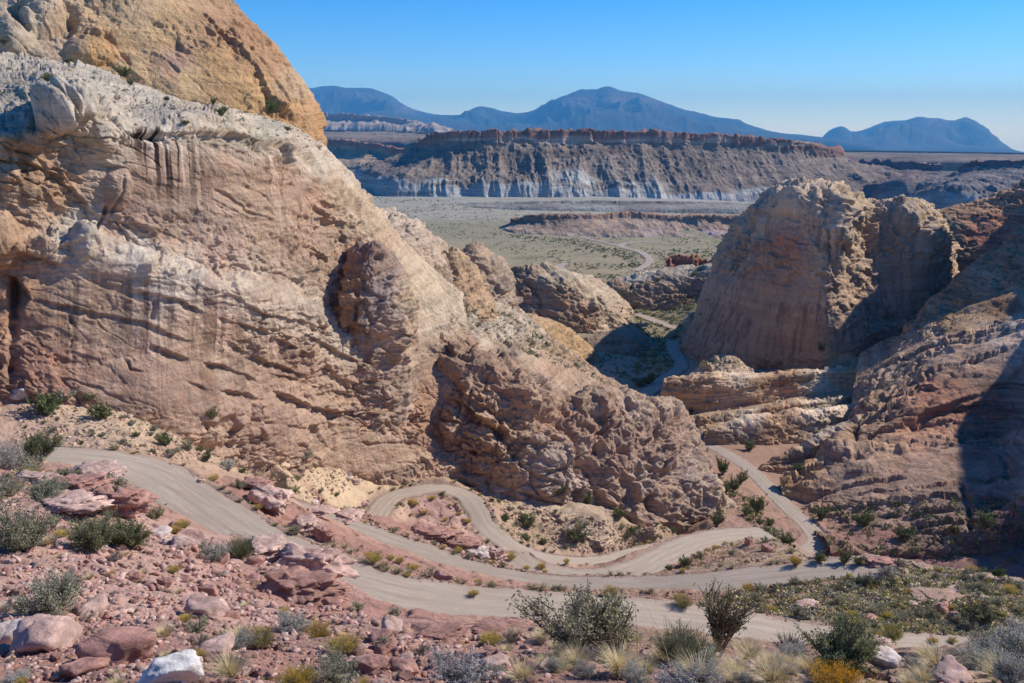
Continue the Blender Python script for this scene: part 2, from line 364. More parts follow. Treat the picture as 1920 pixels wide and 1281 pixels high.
for u in np.linspace(-.9, .9, 10):
    for y, z in ((1150, -188), (1450, -191), (1900, -193), (2400, -189 - 70 * max(u, 0)), (2750, -184 - 130 * max(u, 0)), (3400, -192 - 130 * u if u > 0 else -170), (4500, -212 - 100 * u if u > 0 else -190), (6000, -222 if u > 0 else -170), (9000, -262 if u > 0 else -200), (14000, -370), (22000, -560), (40000, -1020), (62000, -1580)):
        ctrl.append((u * y, y, z))
ctrl = np.array(ctrl)
def warp_uv(x, y): return np.stack([x / y, np.log(y)], -1)
# drop near duplicates
W2 = warp_uv(ctrl[:, 0], ctrl[:, 1]); keep = []
for i in range(len(W2)):
    if all(((W2[i] - W2[j]) ** 2).sum() > 1e-4 for j in keep): keep.append(i)
ctrl = ctrl[keep]; W2 = W2[keep]
GM = rbf_fit(W2, ctrl[:, 2] / ctrl[:, 1], .02)       # fit the slope from the eye; smooth over the whole range
def ground_base(x, y):
    return rbf_eval(GM, warp_uv(x, y)) * y
def road_fields(x, y, z):
    """cut the roads into the hillside"""
    rd = np.full(len(x), 1e3, f32)
    for k, (pts, w) in enumerate(ROADS):
        lo = pts[:, :2].min(0) - 40; hi = pts[:, :2].max(0) + 40
        m = np.where((x > lo[0]) & (x < hi[0]) & (y > lo[1]) & (y < hi[1]))[0]
        Q = pts.astype(f32)
        for i in range(0, len(m), 20000):
            j = m[i:i + 20000]
            d2 = (x[j, None] - Q[None, :, 0]) ** 2 + (y[j, None] - Q[None, :, 1]) ** 2
            a = d2.argmin(1); d = np.sqrt(d2[np.arange(len(j)), a]); zr = Q[a, 2]
            e = d - w * .5 - .5
            sl = 1.15 if k < 5 else .25
            up = zr + np.maximum(e, 0) * sl - .18; dn = zr - np.maximum(e, 0) * sl * .8 - .18
            zz = z[j]
            zc = np.minimum(np.maximum(zz, dn), up)
            own = e < rd[j]
            z[j] = np.where(own | (e > 1.0), zc, zz)
            rd[j] = np.minimum(rd[j], e)
    return z, rd
def ground_height(x, y, detail=True, zones_out=False):
    x = x.astype(f32); y = y.astype(f32)
    z = ground_base(x, y).astype(f32)
    p = np.stack([x, y, z * .6], 1).astype(f32)
    near = np.clip((320 - y) / 80, 0, 1) if True else 0
    amp = np.clip(y / 60, .25, 1.0)
    if detail:
        m = y < 420
        pm = p[m]
        d = 1.3 * amp[m] * fbm(pm, 14, 3, 11) + .55 * amp[m] * fbm(pm, 4, 3, 12)
        d += .42 * np.clip(amp[m], .3, 1) * blocky(pm, 3.2, 21, 1.1, .5, .3) + .16 * blocky(pm, 1.1, 22, 1.0, .5, .25)
        st, fr = strata(np.stack([pm[:, 0], pm[:, 1], z[m]], 1), (.12, .25, .96), 1.6, 31, .6, 7, .3)
        d += .35 * st * np.clip(amp[m], .2, 1) * np.clip(fbm(pm, 22, 2, 41) * 2 + .4, 0, 1)
        far_m = 0
        z[m] += d * np.clip((440 - y[m]) / 100, 0, 1)
        m = (y >= 330) & (y < 1500)
        pm = p[m]; z[m] += 3.0 * fbm(pm, 60, 4, 14) * np.clip((y[m] - 330) / 200, 0, 1) * np.clip((1500 - y[m]) / 400, .2, 1)
        m = (y > 1400)
        pm = p[m]; z[m] += 5.0 * fbm(pm, 420, 5, 15) * np.clip((y[m] - 1400) / 600, 0, 1) * np.where(y[m] > 4500, 3, 1)
        # a low grey bench lies before the mesa's foot
    z, rd = road_fields(x, y, z)
    berm = np.exp(-((rd - 1.1) / .7) ** 2) * (y < 320)
    if detail:
        m = berm > .01
        z[m] += (berm[m] * (.6 + .75 * fbm(p[m], 2.0, 3, 51))).astype(f32)
    return z, rd
RED=(.35,.19,.145); PINK=(.45,.28,.22); CREAM=(.52,.38,.24); TAN=(.40,.27,.17); GREYP=(.50,.42,.34); DIRT=(.33,.20,.14); OLIVE=(.23,.195,.125); GREY=(.30,.275,.225); PALE=(.36,.335,.29)
ORANGE=(.52,.33,.16); BROWN=(.36,.22,.145); MAUVE=(.41,.28,.205); WHITE=(.58,.50,.40); SALMON=(.48,.34,.235)

ROCK_K = (.93, .90, .88)   # per-channel multiplier that slightly darkens the rock zone colours
M_GROUND = ground_mat(); M_ROAD = road_mat()
def build_ground():
    ys = np.concatenate([np.exp(np.linspace(math.log(4.5), math.log(12), 60, endpoint=False)),
                         np.exp(np.linspace(math.log(12), math.log(340), 1020, endpoint=False)),
                         np.exp(np.linspace(math.log(340), math.log(1500), 240, endpoint=False)),
                         np.exp(np.linspace(math.log(1500), math.log(62000), 140))])
    us = np.linspace(-.86, .86, 1150); us = np.concatenate([np.linspace(-1.45, -.88, 40), us, np.linspace(.88, 1.45, 40)])
    U, Y = np.meshgrid(us, ys)
    x = (U * Y).ravel().astype(f32); y = Y.ravel().astype(f32)
    z, rd = ground_height(x, y)
    # colour zones in (bearing, log distance)
    zp = []
    def zc(px, py, d, c): q = P(px, py, d); zp.append((q[0] / q[1], math.log(q[1]), *c))
    for a in (-100, 300, 700, 1100): zc(a, 1281, 13, RED)
    for a in (1500, 1900): zc(a, 1281, 13, TAN)
    zc(300,1100,29,PINK); zc(100,1000,40,PINK); zc(200,940,90,RED); zc(450,1040,60,PINK); zc(700,1170,42,RED); zc(900,1170,44,RED); zc(1200,1190,36,DIRT); zc(1600,1225,27,DIRT)
    zc(1600,1160,124,(.36,.27,.18)); zc(1750,1110,145,(.35,.27,.18)); zc(1620,1052,174,(.38,.27,.19)); zc(1900,1090,158,(.34,.25,.18)); zc(1450,1115,138,DIRT)
    zc(600,1070,118,(.36,.24,.18)); zc(900,1110,122,RED); zc(490,930,150,RED); zc(540,965,146,RED); zc(600,1000,138,RED)
    zc(350,850,158,(.45,.30,.20)); zc(300,800,172,CREAM); zc(150,800,165,(.50,.36,.25)); zc(50,790,160,(.45,.3,.22)); zc(500,870,198,CREAM); zc(540,915,200,CREAM); zc(560,890,208,CREAM); zc(640,890,236,CREAM); zc(600,860,222,CREAM); zc(460,850,190,CREAM); zc(400,820,178,CREAM); zc(700,905,250,CREAM)
    zc(800,1000,212,RED); zc(900,1035,206,PINK); zc(690,975,208,RED); zc(820,955,238,PINK); zc(600,962,213,RED)
    zc(850,905,258,TAN); zc(1000,1000,246,(.40,.27,.18)); zc(1050,960,260,(.44,.33,.23)); zc(1150,990,258,(.40,.29,.20)); zc(1250,985,270,TAN); zc(1210,1030,234,RED); zc(1400,1010,258,(.37,.25,.18)); zc(1450,1050,200,(.35,.24,.16))
    zc(1400,950,320,DIRT); zc(1340,890,365,DIRT); zc(1470,1000,288,(.30,.17,.13)); zc(1700,1000,300,(.28,.15,.12)); zc(1900,1000,300,(.24,.13,.11))
    zc(1250,765,540,TAN); zc(1150,700,600,(.42,.29,.19)); zc(1200,620,780,(.27,.22,.14))
    for a in (650, 850, 1050, 1250, 1450, 1700, 1900):
        zc(a, 520, 1150, (.33, .26, .15)); zc(a, 460, 1480, (.32, .265, .16)); zc(a, 420, 1800, (.28, .245, .155)); zc(a, 395, 2150, (.36,.32,.245)); zc(a, 375, 2500, (.34,.32,.26)); zc(a, 360, 2750, PALE)
        for d, c in ((3300, GREY), (4500, (.15, .12, .09)), (6500, (.10, .09, .065)), (10000, (.09, .095, .065)), (20000, (.08, .09, .06)), (60000, (.08, .09, .06))): zp.append(((a - 960) / FOC, math.log(d), *c))
    p = np.stack([x, y, z], 1).astype(f32)
    q = np.stack([x / y, np.log(y)], 1)
    wob = np.stack([fbm(q_ := np.stack([q[:, 0] * 30, q[:, 1] * 30, z * 0], 1).astype(f32), 1.3, 4, 61), fbm(q_, 1.3, 4, 62)], 1) * .03
    cols = zones(q + wob, zp, 10, 4)
    # spill soil next to the road is the road's own colour, cut banks show raw red dirt
    e = np.clip(1 - rd / 1.2, 0, 1)[:, None]
    cols = cols * (1 - e) + e * np.array((.30, .21, .16), f32)
    o = mesh_from_grid('ground', np.stack([x, y, z], 1).reshape(*U.shape, 3), M_GROUND, cols.reshape(*U.shape, 3))
    tag(o, 'structure', 'dry red and tan desert ground running to the horizon')
    return o
def build_road(k, pts, w):
    n = max(12, len(pts)); t = np.gradient(pts, axis=0); t[:, 2] = 0; t /= np.linalg.norm(t, axis=1, keepdims=True) + 1e-9
    # smooth tangents
    ker = np.ones(9) / 9
    for c in (0, 1): t[:, c] = np.convolve(np.pad(t[:, c], 4, mode='edge'), ker, 'valid')
    nn = np.stack([t[:, 1], -t[:, 0], 0 * t[:, 0]], 1); nn /= np.linalg.norm(nn, axis=1, keepdims=True) + 1e-9
    L = np.concatenate([[0], np.cumsum(np.linalg.norm(np.diff(pts, axis=0), axis=1))])
    pz = np.stack([L, L * 0 + k * 7.3, L * 0], 1).astype(f32)
    jl = fbm(pz, 4.5, 3, 71) * .8 + fbm(pz, 1.1, 2, 73) * .35; jr = fbm(pz, 4.5, 3, 72) * .8 + fbm(pz, 1.1, 2, 74) * .35
    K = 15; V = np.zeros((len(pts), K, 3), f32); cc = np.zeros((len(pts), K, 3), f32)
    for i in range(K):
        a = i / (K - 1) * 2 - 1
        off = a * w * .5 + (jl * max(0, -a) + jr * max(0, a))
        V[:, i] = pts + nn * off[:, None]
        V[:, i, 2] += .10 * (1 - a * a) - .06 * math.exp(-((abs(a) - .45) / .1) ** 2) - (.14 if abs(a) == 1 else 0)
        cc[:, i, 0] = i / (K - 1); cc[:, i, 1] = L / 100 + k
    return V, cc
def build_roads():
    labs = ['wide pale dirt road curving down from the left below the foreground slope', 'dirt road on the second bench below the first road', 'looping dirt hairpin below the cliff foot',
            'dirt road climbing to the small mound', 'dirt road running down the shaded canyon floor', 'pale road bend at the foot of the big dome', 'short road stretch beyond the canyon mouth',
            'tiny road end on the valley floor', 'pale winding road across the valley flats', 'thin straight track branching over the flats']
    for k, (pts, w) in enumerate(ROADS):
        V, cc = build_road(k, pts, w)
        if k >= 5: V[:, :, 2] += .35
        o = mesh_from_grid('dirt_road', V, M_ROAD, cc); tag(o, 'structure', labs[k])
GROUND = build_ground(); log('ground')
build_roads(); log('roads')
from mathutils.bvhtree import BVHTree
# ------------------------------------------------------------ rock masses
def Wp(x, y, z):
    a, b = proj(x, y, z); return (a, b, y)
def edge_d(px, py, line):
    """distance (px) to a polyline and signed side (positive = below / right of the line)"""
    L = np.array(line, f32); best = np.full(len(px), 1e9, f32); side = np.zeros(len(px), f32); tt = np.zeros(len(px), f32)
    n = len(L) - 1
    for i in range(n):
        a, b = L[i], L[i + 1]; ab = b - a; l2 = (ab ** 2).sum() + 1e-6
        t = np.clip(((px - a[0]) * ab[0] + (py - a[1]) * ab[1]) / l2, 0, 1)
        dx = px - a[0] - t * ab[0]; dy = py - a[1] - t * ab[1]; d = np.sqrt(dx * dx + dy * dy)
        m = d < best; best[m] = d[m]; side[m] = np.sign(ab[0] * dy - ab[1] * dx)[m]; tt[m] = ((i + t) / n)[m]
    return best, side, tt
def carve(px, py, p, feats, seed=0):
    """cracks: ('c',line,width,depth); ledges: ('l',line,reach,depth) = rock under the line is set back, leaving an overhang;
       domes: ('b',cx,cy,rx,ry,height)"""
    wx = px + 9 * fbm(p, 9, 5, seed + 81, .62); wy = py + 9 * fbm(p, 9, 5, seed + 82, .62)
    brk = np.clip(.75 + 1.5 * fbm(p, 5, 3, seed + 83), .05, 1.5)
    d = np.zeros(len(px), f32)
    for f in feats:
        if f[0] == 'b':
            r = ((wx - f[1]) / f[3]) ** 2 + ((wy - f[2]) / f[4]) ** 2
            d += f[5] * np.clip(1 - r, 0, 1) ** .7
            continue
        L = np.array(f[1]); lo = L.min(0) - f[2] * 4; hi = L.max(0) + f[2] * 4
        m = np.where((wx > lo[0]) & (wx < hi[0]) & (wy > lo[1]) & (wy < hi[1]))[0]
        if not len(m): continue
        e, s, t = edge_d(wx[m], wy[m], f[1]); taper = np.clip(np.minimum(t, 1 - t) * 6, .0, 1) ** .5
        if f[0] == 'c': d[m] -= .8 * f[3] * np.exp(-(e / (f[2] * .8)) ** 2) * taper * brk[m]
        else:
            k = np.where(s > 0, np.clip(1 - e / f[2], 0, 1) ** 1.2, np.clip(1 - e / 1.5, 0, 1)) * brk[m]
            d[m] -= .62 * f[3] * k * taper
            d[m] += .24 * f[3] * np.where(s < 0, np.clip(1 - e / (f[2] * .9), 0, 1), 0) * taper * brk[m]
    return d
def massif(name, rows, mat, zcols, disp, feats=(), label=None, step=1.7, zwob=14, seed=0, bury_row=True, zx=1.0, streaks=()):
    rows = [list(r) for r in rows]
    if bury_row:
        rows[0] = [Wp(P(*c)[0], c[2] * .985 + 1, P(*c)[2] - .10 * c[2]) if c[2] < 1200 else Wp(P(*c)[0], c[2] - 40, P(*c)[2] - .025 * c[2]) for c in rows[1]]
    G = net(rows, step)
    N = grid_normals(G)
    # make normals face the camera side
    mid = G[G.shape[0] // 3, G.shape[1] // 2]; 
    if (N[G.shape[0] // 3, G.shape[1] // 2] * mid).sum() > 0: N = -N
    # smooth the normals so displacement does not tear
    p = G.reshape(-1, 3).astype(f32); n = N.reshape(-1, 3)
    px, py = proj(p[:, 0], p[:, 1], p[:, 2]); px = px.astype(f32); py = py.astype(f32)
    d = disp(p, px, py)
    if feats: d = d + carve(px, py, p, feats, seed)
    V = p + n * d[:, None]
    q = np.stack([px, py], 1) + zwob * np.stack([fbm(p, 12 * (np.abs(p[:, 1].mean()) / 300), 4, seed + 91), fbm(p, 12 * (np.abs(p[:, 1].mean()) / 300), 4, seed + 92)], 1)
    cols = zones(q * np.array((zx, 1), f32), [(c[0] * zx, *c[1:]) for c in zcols], .01, 3.5 if zx == 1 else 5)
    if mat in TONED: cols = cols * np.array(ROCK_K, f32)
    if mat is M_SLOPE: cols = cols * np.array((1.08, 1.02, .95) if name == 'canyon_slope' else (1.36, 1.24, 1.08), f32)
    if mat is M_DOME: cols = cols * np.array((1.28, 1.20, 1.20), f32)
    run = np.stack([px * .2, py * .2 * .025, 0 * px], 1).astype(f32)      # run-off lines: metres along the wall, drawn out down it
    for cx, cy, rx, ry, st in streaks:
        r = ((px - cx) / rx) ** 2 + ((py - cy) / ry) ** 2; k = np.clip((1.15 - r) * 2.0, 0, 1) * np.clip(.65 + 1.6 * fbm(p * np.array((1, 1, .3), f32), 14, 2, 977) + (cy - py) / ry * .35, 0, 1)
        nn = fbm(run, 2.2, 4, 978, .6); dkk = (k * st * np.clip((nn + .02) * 5, 0, 1))[:, None]; cols = cols * (1 - dkk) + dkk * cols * np.array((.30, .27, .28), f32)
        nn2 = fbm(run, 3.0, 3, 979, .6); lt = (k * .45 * np.clip((nn2 - .1) * 5, 0, 1))[:, None]; cols = cols * (1 + lt * np.array((.35, .42, .5), f32))
    o = mesh_from_grid(name, V.reshape(G.shape), mat, cols.reshape(G.shape))
    tag(o, 'structure', label); log(name, G.shape)
    return o
def sandstone(u=1.0, seed=0, big=1.0, block=1.0, led=1.0, fine=1.0, bed=(.25, .12, .96), smooth=None, hb=3.2, vert=.0, erode=0., flake=1.0, dip=.5):
    def f(p, px, py):
        k = np.ones(len(p), f32)
        if smooth is not None:
            for (cx, cy, rx, ry, s) in smooth:
                r = ((px - cx) / rx) ** 2 + ((py - cy) / ry) ** 2
                k = np.minimum(k, s + (1 - s) * np.clip((r - .6) / .6, 0, 1))
        m = np.clip(fbm(p, 22 * u, 3, seed + 1) * 1.6 + .55, .12, 1)
        d = big * (2.4 * u * fbm(p, 34 * u, 3, seed + 2) + .8 * u * fbm(p, 11 * u, 5, seed + 3, .6))
        bl = blocky(p, 9 * u, seed + 4, 1.6, .6, .35, .06, (1, 1, 1.6), None, .18, .13) * 1.5 * u + blocky(p, 3.4 * u, seed + 5, 1.2, .5, .4, .07, (1, 1, 1.5), None, .2, .14) * .62 * u
        bl += blocky(p, 1.3 * u, seed + 6, 1.0, .5, .3, .08, (1, 1, 1.4)) * .22 * u
        d += block * bl * m * k
        s1, _ = strata(p, bed, hb * u, seed + 7, .8, 5, .22); s2, _ = strata(p, bed, hb * .36 * u, seed + 8, .9, 9, .3)
        d += led * (s1 * .75 * u + s2 * .28 * u) * (.35 + .65 * m) * (.3 + .7 * k)
        d += fine * (.35 * u * fbm(p, 2.2 * u, 4, seed + 9, .6)) * (.4 + .6 * k)
        if flake:
            ca, sa = math.cos(dip), math.sin(dip); Rm = np.array([[ca, 0, -sa], [0, 1, 0], [sa, 0, ca]], f32)
            fl = blocky(p, 16 * u, seed + 14, .45, 1.0, .15, .03, (.42, .6, 1.5), Rm, .35, .07) * 1.5 * u + blocky(p, 6 * u, seed + 15, .5, 1.0, .2, .04, (.45, .7, 1.6), Rm, .4, .09) * .6 * u
            fl = fl * .45 + terrace(p, 30 * u, 5, .85 * u, seed + 21, .09, 6, (.5, .7, 1.4), Rm) + terrace(p, 8 * u, 3.5, .34 * u, seed + 22, .12, 5, (.5, .7, 1.5), Rm)
            fl += fissure(p, 18 * u, 1.3 * u, seed + 23, .022, (.45, .7, 1.5), Rm, -.1) + fissure(p, 6 * u, .55 * u, seed + 24, .035, (.6, .8, 1.3), Rm, .0) + fissure(p, 13 * u, 1.0 * u, seed + 25, .02, (1.2, 1.2, .45), None, .1)
            d += flake * fl * (.22 + .78 * k) * np.clip(.7 + 1.3 * fbm(p, 30 * u, 2, seed + 16), .3, 1)
        if vert:
            q = p * np.array((1, 1, .16), f32)
            d += vert * u * (fbm(q, 7 * u, 4, seed + 10, .55, True) * 1.6)
        if erode:
            d += erode * u * (blocky(p, 15 * u, seed + 12, 1.8, .6, .6, .07, (1, 1, .8), None, .14, .10) * 2.6 + .5 * fbm(p, 5 * u, 4, seed + 13, .55, True))
        return d.astype(f32)
    return f
M_CLIFF = rock_mat('cliff_sandstone', 1.0, .30, .18, .35, 1.0, (0, .5, 0))
M_ORANGE = rock_mat('orange_sandstone', 1.3, .32, .16, .3, 1.0, (0, .3, 0))
M_SLOPE = rock_mat('slickrock', 1.5, .28, .34, .35, 1.0, (.12, -.16, 0))
M_DOME = rock_mat('dome_sandstone', 2.0, .28, .10, .7, 1.0, (0, -.2, 0))
M_MID = rock_mat('fin_sandstone', 2.0, .3, .25, .2, 1.0, (0, .3, 0))
M_FAR = rock_mat('mesa_rock', 9.0, .35, .35, .0, .9, (0, 0, 0))

TONED = (M_CLIFF, M_ORANGE, M_SLOPE, M_DOME, M_MID)
# -- main left cliff
rows = [
 [(-160,830,146),(50,790,158),(180,800,166),(300,812,170),(420,840,178),(520,870,190),(640,915,228),(740,925,246),(800,930,254),(870,920,266)],
 [(-160,735,154),(50,735,165),(180,745,171),(300,762,177),(420,785,190),(520,815,207),(640,868,237),(740,885,251),(800,890,258),(880,880,272)],
 [(-160,600,170),(50,620,176),(180,640,183),(300,660,190),(420,690,202),(520,720,219),(640,770,246),(740,800,261),(800,810,271),(880,790,288)],
 [(-160,510,180),(50,520,184),(170,540,190),(300,570,198),(425,600,209),(530,635,224),(640,690,249),(730,740,266),(795,760,277),(880,735,293)],
 [(-160,440,185),(50,450,188),(140,445,195),(300,505,204),(430,540,214),(540,575,227),(640,625,252),(725,685,269),(790,722,282),(885,700,297)],
 [(-160,425,189),(50,432,193),(140,418,205),(300,472,217),(430,508,228),(540,545,241),(640,598,262),(730,652,278),(795,690,291),(890,682,303)],
 [(-160,340,193),(50,345,198),(150,330,211),(280,345,226),(400,375,236),(500,405,248),(590,445,267),(665,505,285),(765,585,306),(895,650,320)],
 [(-160,260,196),(40,258,204),(170,214,222),(250,243,234),(350,244,243),(460,252,254),(560,300,274),(650,390,300),(750,485,325),(880,608,342)],
 [(-160,160,235),(0,155,245),(120,140,266),(230,190,282),(340,208,298),(450,228,310),(545,252,326),(645,335,340),(722,425,355),(868,575,368)],
 [(-160,95,290),(0,105,310),(110,115,330),(230,150,345),(350,186,360),(470,215,374),(565,240,388),(632,298,390),(702,392,394),(850,545,402)],
 [(-160,100,380),(0,110,390),(110,125,400),(230,165,410),(350,205,420),(470,240,430),(560,275,440),(625,330,440),(700,430,440),(850,590,450)],
]
rows_top = [c[2] for c in rows[7]]
zc_cliff = [(-100,700,*BROWN),(60,700,.40,.24,.17),(300,720,*MAUVE),(500,790,*MAUVE),(640,850,*SALMON),(730,850,*SALMON),(200,560,*SALMON),(400,620,*SALMON),(560,680,.44,.30,.21),(700,720,.46,.31,.21),(780,760,.44,.27,.17),
 (0,560,.42,.25,.15),(0,420,.50,.34,.21),(100,350,.50,.33,.20),(60,270,.44,.29,.18),(0,480,.42,.26,.16),
 (150,430,*WHITE),(260,465,*WHITE),(350,520,*WHITE),(450,550,.55,.44,.33),(560,585,.55,.44,.33),(650,640,.52,.41,.31),
 (240,400,.43,.29,.21),(300,330,.43,.29,.20),(420,320,.45,.31,.215),(520,330,.43,.29,.195),(500,420,.44,.31,.215),(580,450,.45,.31,.215),(300,440,.46,.32,.23),(400,470,.50,.36,.27),
 (600,380,.47,.30,.20),(680,470,.46,.31,.21),(640,360,.52,.39,.26),(660,330,.56,.46,.34),(690,420,.55,.42,.28),(760,520,.56,.44,.30),(800,560,.55,.44,.30),(850,600,.52,.42,.30),(870,660,.45,.30,.20),
 (0,200,.47,.42,.34),(100,220,.50,.44,.36),(200,230,.54,.46,.36),(150,190,.52,.46,.37),(350,225,.56,.47,.36),(450,235,.54,.45,.34),(560,270,.55,.45,.34),(100,150,.50,.44,.36),(300,190,.50,.45,.36),(500,230,.46,.42,.33),(0,120,.46,.41,.33),(180,150,.46,.42,.34),(600,300,.54,.45,.34)]
ft_cliff = [
 ('l',[(236,246),(300,244),(380,247),(460,252),(500,262)],60,2.6),('l',[(540,275),(590,300),(610,330)],28,3.0),('l',[(480,262),(540,262),(556,300),(520,312)],34,4.5),
 ('l',[(180,215),(215,205),(232,235)],30,2.5),('c',[(230,330),(225,365),(205,405)],4,1.6),('c',[(200,385),(190,410),(175,440)],4,2.2),('b',222,352,26,44,2.0),
 ('l',[(140,300),(200,312),(240,316)],16,1.6),('l',[(0,300),(60,310),(120,335)],22,3),('l',[(20,470),(60,480),(120,500)],30,3.2),('l',[(100,330),(160,380),(180,440)],22,2.2),
 ('l',[(280,645),(330,662),(390,678),(440,700),(520,730)],20,1.7),('l',[(350,708),(385,730),(440,740),(500,752)],16,1.3),('l',[(60,560),(160,580),(260,600),(360,640)],16,1.2),('l',[(240,540),(330,560),(420,600),(500,620)],16,1.4),('l',[(420,640),(500,680),(600,720)],18,1.8),('l',[(500,700),(580,720),(680,745)],16,1.6),('l',[(238,675),(245,690),(280,700)],6,1.2),
 ('l',[(510,735),(560,752),(620,770),(690,770)],22,3.4),('l',[(690,770),(740,790),(800,772)],24,4.0),('l',[(440,560),(500,590),(560,600),(600,625)],12,1.6),
 ('c',[(610,760),(625,800),(628,850)],5,2.2),('c',[(470,785),(520,800),(600,810)],3,1.0),('c',[(590,800),(600,830),(640,850)],3,1.2),('c',[(640,825),(700,835),(780,830)],3,1.2),
 ('c',[(290,560),(286,600)],4,1.5),('c',[(133,590),(140,620),(130,650)],4,1.6),
 ('l',[(400,345),(430,365),(480,400),(530,420)],10,1.1),('l',[(390,362),(430,390),(470,410),(520,418)],7,.9),('l',[(400,375),(440,402),(500,425)],7,.9),('l',[(450,345),(500,365),(520,395)],10,1.2),
 ('l',[(560,450),(620,480),(640,520)],26,3.2),('l',[(590,380),(640,420),(660,470)],22,2.4),('l',[(480,500),(540,520),(600,560)],14,1.6),('l',[(330,480),(400,500),(420,520)],10,1.5),
 ('l',[(560,620),(620,650),(700,690),(760,740)],18,2.2),('l',[(480,610),(520,640),(580,665)],14,2.0),('l',[(600,680),(660,720),(720,740)],14,1.8),
 ('b',100,215,42,46,7),('b',150,190,38,36,5),('b',60,260,30,30,3),('b',20,330,26,30,3),('b',0,460,40,46,4),('b',160,450,30,40,3),('c',[(72,165),(62,205),(60,250)],9,6),('c',[(125,200),(130,230),(128,262)],4,2.5),
 ('b',195,260,30,36,3),('c',[(25,500),(30,600),(22,720)],12,4.5),('l',[(0,510),(30,520),(60,560)],30,4),
]
sm = [(330,330,170,80,.12),(470,360,120,90,.25),(250,600,220,90,.22),(330,710,230,60,.15),(690,850,100,45,.12),(760,560,90,110,.2),(330,230,180,26,.3),(560,340,80,60,.3),(180,520,120,40,.3)]
KC = [.42, .42, .42, .42, .42, .46, .55, .66, .76, .82]
YT = {}
for j in range(10):
    y0 = rows[1][j][2]; k = KC[j]
    top = y0 + (rows[7][j][2] - y0) * k
    for i in range(2, 8): a, b, y = rows[i][j]; rows[i][j] = (a, b, y0 + (y - y0) * k + (0, 0, 1.0, .5, -.5, 4, 4.5, 2)[i] * (1 if j < 7 else .3))
    for i in (8, 9, 10):
        a, b, y = rows[i][j]; f = {8: .55, 9: .12, 10: 0}[i]; rows[i][j] = (a, b, y - (rows_top[j] - top) * f)
massif('sandstone_cliff', rows, M_CLIFF, zc_cliff, sandstone(.8, 100, 1.0, 1.0, .8, 1.0, (.30, .10, .95), sm), ft_cliff, 'towering salmon sandstone cliff with pale slickrock bench above the roads', seed=1,
 streaks=[(275,305,50,75,1.1),(315,315,45,85,1.0),(380,310,80,70,.75),(480,330,60,80,.6),(285,300,75,75,.95),(420,330,110,90,.5),(180,620,130,120,.5),(330,600,120,90,.55),(480,640,90,60,.45),(330,730,150,45,.4),(560,420,60,60,.5),(60,330,60,60,.4)])
# -- dark varnished buttress leaning on the nose
rows = [
 [(648,690,268),(660,690,260),(700,700,262),(740,690,270),(770,660,286)],
 [(640,632,262),(650,636,252),(700,662,257),(742,655,268),(778,610,290)],
 [(622,590,268),(632,590,249),(668,610,246),(736,610,262),(772,560,290)],
 [(632,540,278),(642,538,256),(690,545,254),(738,545,268),(764,522,294)],
 [(641,500,290),(652,492,268),(694,486,264),(732,498,278),(752,496,300)],
 [(655,478,298),(664,466,278),(698,455,276),(724,468,287),(742,478,305)],
 [(672,476,325),(682,470,325),(702,462,325),(722,474,325),(734,484,328)]]
rows = [[(a_, b_, 262 + (y_ - 262) * .62 - 3.5) for a_, b_, y_ in r_] for r_ in rows]
massif('sandstone_buttress', rows, M_CLIFF, [(640,520,.44,.27,.16),(655,580,.44,.28,.17),(700,480,.30,.21,.165),(710,540,.33,.25,.21),(730,570,.38,.31,.27),(700,600,.36,.27,.22),(760,560,.52,.40,.27),(745,620,.50,.36,.25)],
 sandstone(.8, 140, 1.3, 1.5, .4, 1), (('c',[(655,500),(668,560),(660,610)],6,3),('l',[(640,600),(680,610),(730,600)],20,2.5),('l',[(680,560),(700,600),(720,590)],14,2),), 'dark varnished buttress leaning on the cliff nose')
# -- orange dome above the bench
rows = [
 [(-160,130,330),(0,130,335),(120,135,345),(240,168,360),(350,198,370),(450,228,380),(540,255,392),(600,290,410),(622,300,430),(600,300,500)],
 [(-160,70,330),(0,90,338),(120,108,348),(240,142,362),(350,176,372),(450,206,384),(530,226,396),(592,258,412),(616,272,435),(600,290,500)],
 [(-160,20,345),(0,30,350),(120,40,360),(230,65,372),(330,95,384),(430,125,396),(505,155,408),(568,195,425),(604,222,450),(596,240,510)],
 [(-160,-50,360),(0,-40,365),(120,-30,375),(220,-20,388),(310,10,400),(390,50,412),(470,90,424),(535,135,440),(577,160,465),(560,180,530)],
 [(-160,-150,380),(0,-140,385),(120,-120,395),(220,-110,408),(290,-80,420),(360,-40,432),(425,10,445),(485,65,460),(535,110,485),(510,130,550)],
 [(-160,-320,420),(0,-300,425),(120,-260,430),(200,-210,440),(270,-150,450),(330,-100,460),(385,-40,470),(440,15,480),(500,75,510),(470,100,580)],
 [(-160,-320,520),(0,-300,520),(120,-240,530),(200,-190,540),(270,-130,550),(330,-80,560),(385,-10,570),(430,40,580),(470,90,600),(450,120,640)]]
zc_or = [(0,60,.50,.40,.29),(60,30,.50,.41,.30),(120,60,.48,.36,.24),(200,90,*ORANGE),(300,60,.55,.38,.20),(400,120,*ORANGE),(480,170,.56,.36,.17),(560,200,.52,.32,.16),(600,240,.48,.29,.14),(350,150,.56,.40,.22),(440,60,.42,.25,.14),(500,110,.44,.27,.15),(250,20,.50,.36,.22),(420,0,.46,.30,.18),(330,110,.42,.28,.20),(560,160,.50,.36,.22),(250,130,.54,.38,.22)]
